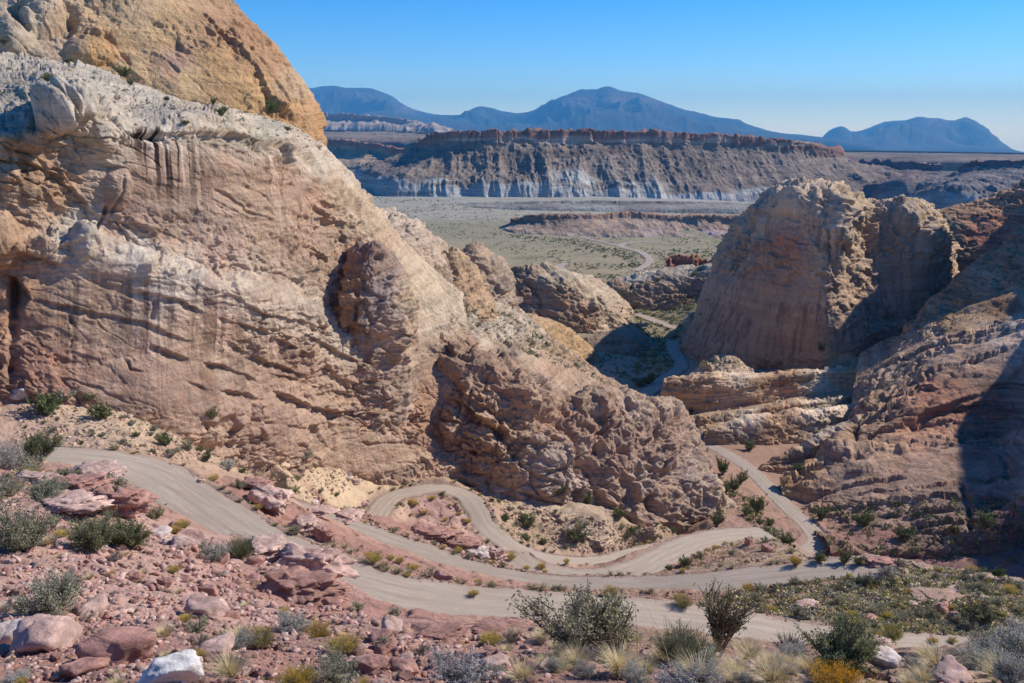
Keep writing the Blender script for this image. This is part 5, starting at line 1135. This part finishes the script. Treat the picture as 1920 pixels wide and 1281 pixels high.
PL = {
 'sage': [plant('sagebrush', 11 + i, 80, .66, .5, 1.0, 8000, .038, .015, .3, .35, .3, 3, (.008, .002), None, .3) for i in range(3)],
 'sages': [plant('sagebrush', 31 + i, 34, .66, .5, 1.0, 1300, .085, .036, .25, .35, .3, 1, (.010, .004), None, .3) for i in range(3)],
 'green': [plant('green_shrub', 51 + i, 70, .78, .5, .95, 11000, .032, .020, .25, .3, .2, 4, (.010, .003), None, .35, lump=.6) for i in range(3)],
 'greens': [plant('green_shrub', 71 + i, 34, .75, .5, .95, 1500, .08, .052, .2, .3, .2, 2, (.012, .004), None, .35, lump=.6) for i in range(3)],
 'rabbit': [plant('rabbitbrush', 81 + i, 190, .62, .5, .85, 5200, .05, .010, .45, .8, .15, 1, (.005, .002), (1.7, 1.25, .5), .2, 'along') for i in range(2)],
 'ephedra': [plant('mormon_tea', 91 + i, 170, .72, .5, .62, 3400, .13, .006, .2, .9, .05, 2, (.006, .002), None, .25, 'along') for i in range(2)],
 'open': [plant('sapling', 95, 26, 1.25, .5, .42, 1500, .045, .026, .3, .1, .1, 7, (.016, .003), (1.5, 1.25, .8), .35, lump=.2)],
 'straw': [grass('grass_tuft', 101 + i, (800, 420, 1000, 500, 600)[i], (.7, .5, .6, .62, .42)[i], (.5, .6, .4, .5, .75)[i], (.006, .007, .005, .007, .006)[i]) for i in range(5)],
 'dead': [plant('dead_shrub', 141 + i, 60, .55, .5, 1.0, 500, .03, .008, .5, .2, .1, 5, (.009, .0025), None, .3) for i in range(2)],
 'stalk': [grass('grass_stalk', 130, 7, 1.5, .3, .006), grass('grass_stalk', 131, 4, 1.6, .2, .007)],
 'straws': [grass('grass_tuft', 111 + i, 110, .7, .5, .022) for i in range(3)],
}
log('plant protos')
CSAGE = (.42, .41, .29); CGREEN = (.19, .205, .085); CJUN = (.15, .175, .07); CSTRAW = (.72, .60, .36); CRAB = (.52, .47, .17); CYEL = (.46, .36, .06); CDARK = (.22, .21, .11); CGREY = (.50, .47, .40); CEPH = (.13, .15, .055); CGRY = (.36,.335,.22)
CATN = {'sagebrush': 'shrub', 'green_shrub': 'shrub', 'rabbitbrush': 'shrub', 'mormon_tea': 'shrub', 'sapling': 'small tree', 'grass_tuft': 'grass tuft', 'grass_stalk': 'grass stalks', 'dead_shrub': 'shrub'}
def grow(kind, loc, w, h, color, label, group=None, rnd=random, twig=(.20, .17, .14)):
    name, br, fo = rnd.choice(PL[kind]); rz = rnd.uniform(0, 6.28); tl = (rnd.uniform(-.08, .08), rnd.uniform(-.08, .08))
    col = jit(color, .10, rnd)
    if br is None:
        return put(fo, name, loc, (w, w, w * h), rz, col, tl, label, CATN[name], group)
    root = bpy.data.objects.new(name, None); C.objects.link(root); root.location = loc; root.scale = (w, w, w * h); root.rotation_euler = (tl[0], tl[1], rz)
    root.empty_display_size = .2; tag(root, None, label, CATN[name], group)
    for q, c in ((br, twig), (fo, col)):
        o = q.copy(); C.objects.link(o); o.parent = root; o.color = (*c, 1)
    return root
def bush(px, py, wpx, kind, color, label, h=1.0, group=None):
    g = hit(px, py)
    if not g: return
    loc = g[0]; dist = loc.y * cT - loc.z * sT; w = wpx / FOC * dist
    return grow(kind, loc - Vector((0, 0, .03 * w)), w, h, color, label, group)
PLH = [
 (1110,1232,200,'green',(.40,.36,.22),'large grey-green bush with reddish leaves on the slope edge, bottom centre',.85),
 (1285,1248,120,'ephedra',CJUN,'dense dark green broom-like bush right of the large grey-green bush',.75),
 (1345,1225,120,'open',(.13,.14,.06),'slender open sapling with sparse yellow-green leaves',1.0),
 (1575,1250,145,'green',(.28,.29,.14),'big dark green spiky shrub in front of the lower track',.95),
 (1330,1245,60,'sages',CSAGE,'pale shrub at the foot of the sapling',.8),
 (100,1150,125,'sage',(.42,.42,.30),'round silvery-green sagebrush above the big pink boulder',1.0),
 (50,1030,130,'sage',(.27,.27,.17),'broad dark sagebrush at the left edge',.95),
 (180,1030,100,'green',(.22,.23,.11),'spreading olive shrub in the middle of the left slope',.75),
 (245,1026,90,'green',CJUN,'dense bright green shrub joined to the olive shrub',.85),
 (405,1052,62,'sage',CGREY,'grey twiggy bush near the mormon tea',.9),
 (452,1048,58,'ephedra',(.16,.18,.06),'upright green mormon tea at the slope edge',1.0),
 (482,1050,34,'rabbit',CRAB,'small straw-yellow bush right of the mormon tea',.7),
 (90,940,80,'sage',(.30,.31,.20),'grey-green bush below the left ledge',.8),
 (75,865,70,'green',CJUN,'round dark juniper beside the start of the road',1.0),
 (20,880,70,'sage',CGREY,'grey bare bush at the left edge by the road',1.0),
 (60,900,50,'rabbit',(.28,.30,.06),'bright yellow-green bush below the juniper',.7),
 (20,930,60,'sage',CGRY,'dull bush at the left edge below the road',.9),
 (138,905,42,'greens',CGREEN,'low green bush on top of the pink ledge',.6),
 (90,778,60,'greens',CJUN,'dark bush at the foot of the cliff, leftmost of the pair',1.0),
 (195,785,44,'greens',CGREEN,'ragged dark green bush on the talus near the cliff foot',1.0),
 (165,752,26,'greens',CGREEN,'small green bush against the cliff foot',.9),
 (120,752,40,'sages',CSAGE,'grey bush against the cliff foot',.9),
 (398,786,26,'greens',CGREEN,'green bush against the cliff foot above the talus',1.2),
 (310,836,34,'greens',CGREEN,'round green bush on the cream talus',.9),
 (353,842,24,'sages',CGRY,'upright grey bush on the cream talus',1.3),
 (388,865,20,'greens',CJUN,'compact dark green juniper above the first road',1.4),
 (428,880,40,'sages',CGREY,'low grey bush above the first road bend',.7),
 (448,915,32,'sages',CGRY,'olive bush on the red bank',.8),
 (546,930,34,'greens',CGREEN,'dark green bush at the top of the second road',.8),
 (575,860,30,'sages',CSAGE,'grey bush below the cliff on the talus',.8),
 (700,1055,34,'rabbit',CRAB,'bright yellow-green bush on the verge below the second road',1.0),
 (888,1118,22,'rabbit',CRAB,'yellow rabbitbrush on the verge of the near road',1.0),
 (1145,1120,34,'rabbit',(.36,.34,.14),'pale yellow bush on the verge right of centre',.9),
 (1282,1138,40,'rabbit',(.30,.29,.13),'round straw-green bush beside the right end of the verge',.9),
 (958,1048,24,'rabbit',CRAB,'yellow-green bush where the lower roads part',.8),
 (1015,1066,20,'rabbit',CYEL,'yellow bush between the lower two roads',.7),
 (990,988,34,'greens',CGREEN,'dark green bush under the spur, left of the boulders',1.1),
 (1082,1012,44,'greens',CGREEN,'wide green bush among the boulders under the spur',.8),
 (1048,928,30,'greens',CJUN,'dark green bush at the foot of the spur',1.1),
 (1102,945,24,'greens',CJUN,'dark bush in the gully at the foot of the spur',1.2),
 (1160,975,28,'greens',CJUN,'dark green bush below the spur buttress',1.1),
 (1185,1000,26,'sages',CGREEN,'olive bush right of the spur talus',.8),
 (1285,1063,32,'greens',CGREEN,'green bush above the second road on the right',1.0),
 (1255,1070,18,'greens',CGREEN,'small round bush beside the green one',.9),
 (1492,1060,24,'rabbit',CYEL,'yellow bush on the tail of the mound',1.2),
 (1535,1052,30,'greens',CGREEN,'green bush at the tail of the mound',.9),
 (1583,1056,30,'greens',CGREEN,'leafy green bush at the end of the second road, left one',1.1),
 (1608,1058,24,'greens',CGREEN,'leafy green bush at the end of the second road, right one',1.0),
 (1628,1100,44,'sages',(.17,.18,.11),'round grey-green bush in front of the red ledge',.9),
 (1662,1080,36,'sages',CGREY,'pale grey bush against the red ledge',.9),
 (1706,1113,22,'rabbit',CYEL,'bright yellow cushion plant on the right slope',.6),
 (1835,1160,60,'greens',CDARK,'wide dark green bush on the right slope',.7),
 (1838,1080,22,'greens',CGREEN,'green bush on the skyline, left of the right pair',1.0),
 (1868,1082,28,'greens',(.12,.15,.04),'bright green bush on the skyline at far right',1.0),
 (1670,1200,46,'rabbit',(.27,.29,.07),'bright yellow-green bush beside the lower track',.9),
 (1640,1195,34,'rabbit',CRAB,'olive bush left of the bright yellow-green one',.8),
 (1748,1205,22,'rabbit',CYEL,'golden tuft beside the lower track',.8),
 (1785,1205,20,'rabbit',(.40,.32,.10),'tan tuft beside the lower track',.8),
 (650,960,20,'sages',CSAGE,'grey bush beside the hairpin',.8),
 (1375,920,22,'greens',CGREEN,'green thicket above the canyon road',1.6),
 (1355,890,26,'greens',(.12,.15,.05),'bright green bush above the canyon road',1.6),
 (1390,905,24,'greens',CGREEN,'bush on the bank of the canyon road',1.2),
 (1345,985,30,'greens',CJUN,'dark bush in shade at the toe of the spur',1.2),
 (1420,960,34,'greens',CJUN,'dark bush in shade beside the canyon road',1.3),
 (1475,1020,30,'greens',CJUN,'shaded bush below the mound',1.0),
 (1215,720,30,'greens',CJUN,'dark green trees beside the canyon road bend',.9),
 (1200,725,26,'greens',CJUN,'green shrub on the sandy flat by the bend',.8),
 (1540,658,20,'greens',CJUN,'dark shrub at the foot of the great butte',1.0),
 (1295,775,14,'greens',(.13,.17,.07),'bright green bush where the road leaves the ribs',1.0),
 (1405,845,26,'greens',CGREEN,'bush at the foot of the nearest rib',1.0),
 (1495,882,24,'greens',(.15,.18,.08),'pale green bush in the notch above the road',.8),
 (1540,975,28,'greens',CJUN,'dark juniper against the shaded slope by the road',1.3),
 (1620,985,34,'greens',CJUN,'wide shaded juniper at the foot of the right slope',1.0),
 (1690,1010,38,'greens',CJUN,'shaded juniper in the dark hollow',1.0),
 (1850,990,36,'greens',CJUN,'large shaded juniper at far right foot of the slope',1.2),
 (1790,1000,26,'greens',CJUN,'shaded bush left of the large juniper',1.0),
 (415,218,18,'greens',CJUN,'dark juniper on the pale bench, left of the pair',1.2), (400,196,12,'greens',CJUN,'small juniper at the back of the pale bench',1.3), (420,212,16,'greens',CJUN,'dark juniper on the pale bench, right of the pair',1.1),
 (510,212,40,'greens',CJUN,'wide dark thicket where the bench meets the orange dome',.9), (232,142,36,'greens',CJUN,'dark thicket at the foot of the orange dome',.7), (245,160,14,'greens',CGREEN,'lone juniper on the bench below the thicket',1.2),
 (90,152,26,'greens',CGREEN,'green juniper on the upper left bench',.8), (8,85,22,'greens',CGREEN,'juniper high at the left edge',1.0), (35,268,34,'sages',CGRY,'grey bush in the alcove at the left edge',.7), (540,245,14,'greens',CGREEN,'small juniper at the lip of the cliff',.8),
 (125,118,20,'greens',CGREEN,'bush on the bench at the base of the dome',.7), (350,232,20,'greens',CGREEN,'low bush on the cliff lip',.5),(315,188,10,'greens',CJUN,'dot-like bush in the middle of the bench',1.),
]
for a in PLH: bush(a[0], a[1], a[2], a[3], a[4], a[5], a[6])
GRH = [(1760,1262,120,'wide straw-coloured grass clump at lower right'),(1880,1270,130,'pale grass clump at the right corner'),(1250,1240,90,'blonde grass clump beside the dark green bush'),(1160,1262,100,'straw grass in front of the large bush'),(1310,1285,110,'straw grass clump at the bottom edge below the sapling'),
 (1450,1282,110,'blonde grass clump at the bottom edge, right of centre'),(1620,1240,60,'short blonde grass by the dark shrub'),(1480,1245,56,'small round straw tuft left of the dark shrub'),(1190,1205,50,'yellow grass tuft behind the large bush'),(980,1275,90,'blonde grass at the bottom edge left of the large bush'),
 (430,1268,90,'dry grass clump right of the white-topped boulder'),(450,1200,70,'yellow-grey grass tuft above the dry clump'),(310,1190,60,'dry grass between the middle boulders'),(1380,1270,70,'thin blonde grass below the sapling'),(1020,1195,40,'straw tuft near the crest, left of the large bush'),(960,1200,50,'pale tuft on the crest')]
for px, py, w, lab in GRH:
    g = hit(px, py)
    if g:
        d = g[0].y * cT - g[0].z * sT; grow('straw', g[0], .8 * w / FOC * d, 1.0, CSTRAW, lab)
EXH = [(640,1222,70,'rabbit',CRAB,'yellow-green tuft on the red slope',.7),(490,1210,60,'rabbit',(.30,.29,.10),'yellow-green bush right of the boulder field',.8),(455,1215,60,'sage',CGREY,'pale grey bush beside the yellow-green bush',.8),(600,1195,56,'rabbit',CYEL,'yellow bush behind the grey bush',.8),(550,1185,80,'sage',CGREY,'silver-grey bush near the crest',.7),
 (630,1280,110,'sage',CGRY,'grey-olive bush at the bottom edge',.7),(560,1285,80,'rabbit',CYEL,'golden bush at the bottom edge, left of the grey one',.7),(30,1282,60,'sage',CGREY,'grey bush in the bottom left corner',.6),(920,1210,46,'rabbit',CRAB,'yellow-green tuft near the dark red ledge',1.0),(870,1285,150,'sage',(.36,.34,.32),'bleached dead bush at the bottom edge',.6),
 (1290,1290,130,'sage',(.38,.38,.40),'silvery dead bush below the sapling',.55),(1560,1285,110,'rabbit',(.55,.36,.03),'golden flowering rabbitbrush at the bottom edge',.6),(1900,1240,120,'sage',CGREY,'tall grey bush at the right edge',1.0),(1850,1235,70,'sage',CSAGE,'grey-green bush near the right edge',.9),(740,1155,30,'sages',CSAGE,'grey bush at the roadside below the crest',.9),
 (670,1145,30,'sages',CSAGE,'small grey bush beside the road edge',.9),(330,1000,26,'rabbit',CYEL,'yellow tuft on the road verge below the bend',.9),(345,990,30,'rabbit',CRAB,'olive tuft on the verge below the bend',.9),(290,975,40,'sages',(.3,.27,.15),'dry bush at the inside of the road bend',1.0)]
for a in EXH: bush(a[0], a[1], a[2], a[3], a[4], a[5], a[6])
for px, py, w, lab in ((1195,1240,95,'few tall bare stalks arching over the large bush'),(1262,1262,110,'tall thin stalks leaning in front of the dense green bush'),(1625,1268,70,'tall dry stalk rising beside the dark shrub'),(1390,1262,60,'short bare stalks below the sapling')):
    g = hit(px, py)
    if g: grow('stalk', g[0], w / FOC * (g[0].y * cT - g[0].z * sT), 1.0, (.5, .42, .28), lab)
log('hand plants')
SC = [  # zone, kind, n, (w px), colour, label, group
 ('fore_left','sages',10,(20,44),CGRY,'small dull sagebrush on the rocky red slope','small shrubs on the red slope'),('fore_left','rabbit',10,(16,34),CRAB,'small yellow-green tuft on the rocky red slope','tufts on the red slope'),('fore_left','straw',34,(12,40),CSTRAW,'dry grass tuft between the red rocks','dry grass between the red rocks'),
 ('fore_left','dead',16,(18,50),(.40,.36,.30),'bare grey dead shrub on the rocky red slope','dead shrubs on the red slope'),('fore_right','dead',12,(30,80),(.42,.38,.32),'bare dead shrub in the lower right grass patch','dead shrubs in the lower right grass'),('right','dead',16,(12,30),(.36,.33,.28),'bare dead shrub of the brushy right slope','dead shrubs of the right slope'),
 ('fore_top','sages',14,(22,60),CGRY,'grey bush crowding the far left ledge','bushes on the far left ledge'),
 ('fore_right','straw',80,(14,66),CSTRAW,'straw-coloured grass tuft in the lower right grass patch','straw grass of the lower right'),('fore_right','sage',12,(40,90),CGREY,'grey bush in the lower right grass patch','grey bushes in the lower right grass'),('fore_right','rabbit',6,(30,60),CYEL,'golden-flowered tuft in the lower right grass','golden tufts in the lower right grass'),
 ('talus','sages',34,(8,20),CGRY,'small grey shrub on the cream talus','small shrubs on the cream talus'),('talus','greens',8,(8,22),CGREEN,'small green shrub on the cream talus','green shrubs on the cream talus'),
 ('red_mid','sages',14,(8,18),CGRY,'small shrub on the red bank below the hairpin','shrubs on the red bank'),('loop','rabbit',12,(8,16),CRAB,'yellow-green tuft inside the hairpin','tufts inside the hairpin'),
 ('talus2','greens',12,(10,24),CGREEN,'dark shrub among the rocks under the spur','shrubs under the spur'),('talus2','sages',22,(8,18),CGRY,'grey shrub among the rocks under the spur','grey shrubs under the spur'),
 ('verge','straws',40,(12,24),(.42,.34,.20),'dry tuft on the stony verge between the near roads','dry tufts on the verge'),('verge','rabbit',12,(10,22),CRAB,'yellow-green tuft on the stony verge between the near roads','yellow tufts on the verge'),
 ('mound','sages',20,(8,20),CGRY,'shrub on the small mound above the second road','shrubs on the mound'),('right','sages',50,(14,34),CGRY,'grey-green shrub of the brushy right slope','shrubs of the right slope'),('right','rabbit',22,(12,26),CRAB,'yellowish tuft of the brushy right slope','yellow tufts of the right slope'),('right','straws',60,(10,24),(.40,.34,.20),'dry grass tuft of the brushy right slope','dry grass of the right slope'),
 ('creek','greens',12,(8,20),CGREEN,'green shrub on the bank left of the canyon road','shrubs on the canyon road bank')]
ns = 0
for z, k, n, (a, b), c, lab, grp in SC:
    for x, y, loc, nr in sample(ZN[z], n, rnd):
        wp = a + (b - a) * rnd.random() ** 1.5; d = loc.y * cT - loc.z * sT
        grow(k, loc, wp / FOC * d, rnd.uniform(.7, 1.05), c, lab, grp, rnd); ns += 1
# tufts that line the edges of the roads
for k, side, a0, a1, n, lab, grp in ((0, 1, .05, .55, 34, 'dry tuft along the outer edge of the first road', 'tufts edging the first road'), (1, 1, .1, .9, 36, 'dry tuft edging the second road', 'tufts edging the second road'), (1, -1, .1, .95, 26, 'dry tuft on the far edge of the second road', 'tufts on the far edge of the second road'), (2, 1, .05, .9, 34, 'tuft edging the looping road', 'tufts edging the looping road'), (2, -1, .1, .9, 30, 'tuft on the inner edge of the looping road', 'tufts on the inner edge of the looping road'), (3, -1, .1, .9, 22, 'tuft edging the mound road', 'tufts edging the mound road')):
    pts, w_ = ROADS[k]
    for i in range(n):
        j = int(len(pts) * (a0 + (a1 - a0) * rnd.random())); j = max(2, min(len(pts) - 3, j)); t = pts[j + 1] - pts[j - 1]; nn = np.array((-t[1], t[0])) / (math.hypot(t[0], t[1]) + 1e-6)
        o = nn * side * (w_ / 2 + rnd.uniform(.3, 2.2)); g = drop(pts[j, 0] + o[0], pts[j, 1] + o[1], pts[j, 2] + 6)
        if g and g[2].startswith('ground'):
            kk = rnd.choice(('straws', 'straws', 'rabbit', 'sages')); grow(kk, g[0], rnd.uniform(.9, 2.2), rnd.uniform(.7, 1), {'straws': (.40, .33, .19), 'rabbit': CRAB, 'sages': CGRY}[kk], lab, grp, rnd); ns += 1
log('scatter plants', ns)
# ground-hugging scrub too small and dense to count
def scrub(name, polys, label, seed):
    rnd = random.Random(seed); r = np.random.default_rng(seed); Vs = []; Fs = []; Cs = []; off = 0
    for poly, n, (a, b), cols, ok in polys:
        SS = sample(poly, n, rnd, ok)
        QQ = fbm(np.array([(l_.x, l_.y, 0) for _, _, l_, _ in SS] or [(0, 0, 0)], f32), 60 if n > 600 and ok == ('ground',) else 18, 3, seed + 3)
        for (x, y, loc, nr), qq in zip(SS, QQ):
            if 'ground' not in ok and nr.z < .45: continue
            if n > 500 and qq < rnd.uniform(-.35, .3): continue
            wp = a + (b - a) * rnd.random() ** 2; d = loc.y * cT - loc.z * sT; s = wp / FOC * d / 2; m = 26
            dirs = r.normal(size=(m, 3)); dirs[:, 2] = abs(dirs[:, 2]) * .8; dirs /= np.linalg.norm(dirs, axis=1, keepdims=True)
            pos = dirs * r.uniform(.3, .85, (m, 1)) * s; v, f = leaves(pos, dirs + r.normal(0, .7, (m, 3)), s * .7, s * .42, r)
            Vs.append(v + np.array(loc[:], f32)); Fs.append(f + off); off += len(v)
            c = np.array(jit(rnd.choice(cols), .2, rnd), f32); Cs.append(np.repeat(np.clip(1 + .3 * r.normal(0, 1, m), .5, 1.6)[:, None] * c, 4, 0))
    o = mesh_raw(name, np.concatenate(Vs), np.concatenate(Fs), M_SCRUB, np.concatenate(Cs), False); tag(o, 'stuff', label)
m, nt_, b_ = new_mat('scrub_leaves'); s_ = NB(nt_); s_.l(s_.n('ShaderNodeAttribute', attribute_name='Col').outputs['Color'], b_.inputs['Base Color']); M_SCRUB = m
SAN = ('sandstone', 'slickrock', 'canyon', 'rock_dome', 'shaded', 'rubble_knob')
BEN = [(0,110),(120,110),(300,185),(480,215),(600,250),(620,330),(560,290),(460,248),(240,236),(160,205),(60,200),(0,190)]
scrub('scrub', [(BEN,520,(2,9),(CJUN,CGREEN,CGRY),SAN),([(650,330),(760,430),(880,580),(1050,650),(1180,740),(1280,770),(1180,690),(1000,580),(860,480),(720,380)],900,(2,8),(CJUN,CGREEN,CGRY),SAN),
 ([(870,570),(960,590),(1080,680),(1160,730),(960,650),(880,610)],260,(4,12),(CGREEN,CJUN,CSAGE),SAN),
 ([(1100,560),(1400,480),(1340,600),(1280,640),(1220,680),(1180,650)],700,(3,10),(CJUN,CGREEN),SAN + ('ground',)),([(1190,560),(1330,560),(1300,640),(1250,700),(1190,700)],500,(3,10),(CGREEN,CRAB,CJUN),('ground',)),
 ([(1240,680),(1420,670),(1700,600),(1720,740),(1400,860),(1240,760)],600,(3,9),(CJUN,CGREEN,CGRY),SAN),([(1700,610),(1920,430),(1920,620),(1760,660)],320,(2,7),(CJUN,CDARK),SAN),([(1460,950),(1920,930),(1920,1060),(1540,1040)],420,(4,16),(CJUN,CDARK,CGREEN),SAN + ('ground',)),
 ([(1600,590),(1720,590),(1700,640),(1600,650)],120,(3,9),(CJUN,CDARK),SAN),([(780,640),(1300,780),(1340,930),(1000,900),(820,900)],240,(2,6),(CGREEN,CGRY),SAN),([(1120,640),(1260,650),(1240,740),(1120,690)],200,(3,9),(CJUN,CGREEN),('ground',)),
 ([(690,370),(1400,390),(1380,480),(1240,520),(1100,520),(940,470),(800,430)],3600,(1.2,4.5),(CJUN,CGREEN,CGRY,CSAGE),('ground',)),([(950,440),(1080,450),(1180,476),(1225,520),(1205,522),(1165,484),(1070,458),(950,446)],500,(2,5),(CGREEN,CJUN),('ground',)),([(1000,470),(1400,460),(1300,520),(1120,540)],700,(2,7),(CJUN,CGREEN),('ground',))],
 'dark low scrub dotting the rock benches and the valley floor', 21)
scrub('undergrowth', [(ZN['right'],3600,(5,15),(CGRY,CSAGE,CRAB,CSTRAW,CDARK),('ground',)),(ZN['mound'],260,(3,8),(CGRY,CRAB,CSTRAW),('ground',)),(ZN['talus'],500,(2,6),(CGRY,CGREEN,CSAGE),('ground',)),(ZN['talus2'],420,(3,8),(CGREEN,CGRY,CSTRAW),('ground',)),
 (ZN['verge'],500,(3,7),(CSTRAW,CGRY),('ground',)),(ZN['red_mid'],260,(3,7),(CGRY,CSTRAW,CGREEN),('ground',)),(ZN['creek'],260,(4,10),(CGREEN,CJUN,CRAB),('ground',)),(ZN['beyond_left'],260,(8,24),(CGRY,CSAGE,CSTRAW),('ground',)),(ZN['beyond_right'],500,(6,20),(CGRY,CSTRAW,CRAB),('ground',)),(ZN['fore_top'],160,(5,14),(CGRY,CGREEN,CSTRAW),('ground',))], 'low dry undergrowth between the shrubs', 22)
log('scrub')
# ------------------------------------------------------------ light, air, camera
SUN_AZ, SUN_EL = math.radians(66), math.radians(36)       # azimuth clockwise from the view direction (+Y)
sd = Vector((math.sin(SUN_AZ) * math.cos(SUN_EL), math.cos(SUN_AZ) * math.cos(SUN_EL), math.sin(SUN_EL)))
w = bpy.data.worlds.new('World'); bpy.context.scene.world = w; w.use_nodes = True
nt = w.node_tree; sky = nt.nodes.new('ShaderNodeTexSky'); sky.sky_type = 'NISHITA'; sky.sun_disc = False
sky.sun_elevation = SUN_EL; sky.sun_rotation = SUN_AZ; sky.altitude = 2200; sky.air_density = 1.0; sky.dust_density = 0; sky.ozone_density = 6
hs = nt.nodes.new('ShaderNodeHueSaturation'); hs.inputs['Saturation'].default_value = 1.32; hs.inputs['Hue'].default_value = .507; nt.links.new(sky.outputs[0], hs.inputs['Color'])
nt.links.new(hs.outputs[0], nt.nodes['Background'].inputs[0]); nt.nodes['Background'].inputs[1].default_value = .116
L = bpy.data.lights.new('sun', 'SUN'); L.energy = 3.7; L.angle = math.radians(.5); L.color = (1, .95, .87)
so = bpy.data.objects.new('sun', L); C.objects.link(so); so.rotation_euler = sd.to_track_quat('Z', 'Y').to_euler()
HAZE = True
if HAZE:
    m = bpy.data.materials.new('haze_air'); m.use_nodes = True; nt = m.node_tree; nt.nodes.clear()
    o_ = nt.nodes.new('ShaderNodeOutputMaterial'); v_ = nt.nodes.new('ShaderNodeVolumePrincipled')
    v_.inputs['Density'].default_value = 2.5e-5; v_.inputs['Color'].default_value = (.12, .48, 1, 1); v_.inputs['Absorption Color'].default_value = (.25, .25, .25, 1); v_.inputs['Anisotropy'].default_value = .0
    nt.links.new(v_.outputs[0], o_.inputs['Volume'])
    bm = bmesh.new(); bmesh.ops.create_cube(bm, size=1.0)
    me = bpy.data.meshes.new('haze'); bm.to_mesh(me); bm.free(); me.materials.append(m)
    hz = bpy.data.objects.new('haze', me); C.objects.link(hz)
    hz.scale = (190000, 66000, 5200); hz.location = (0, 33000 - 200, 2500 - 2600); tag(hz, 'stuff', 'thin blue air over the far valley and mountains')
cam = bpy.data.cameras.new('camera'); co = bpy.data.objects.new('camera', cam); C.objects.link(co)
cam.sensor_width = 36; cam.lens = 36 * FOC / 1920; cam.clip_start = .1; cam.clip_end = 400000
co.rotation_euler = (math.radians(90) - TH, 0, 0); bpy.context.scene.camera = co
sc = bpy.context.scene; sc.view_settings.view_transform = 'Standard'; sc.view_settings.look = 'None'; sc.view_settings.exposure = .62; sc.view_settings.gamma = 1
sc.cycles.volume_bounces = 0; sc.cycles.max_bounces = 5; sc.cycles.diffuse_bounces = 4; sc.cycles.transparent_max_bounces = 8
log('done')
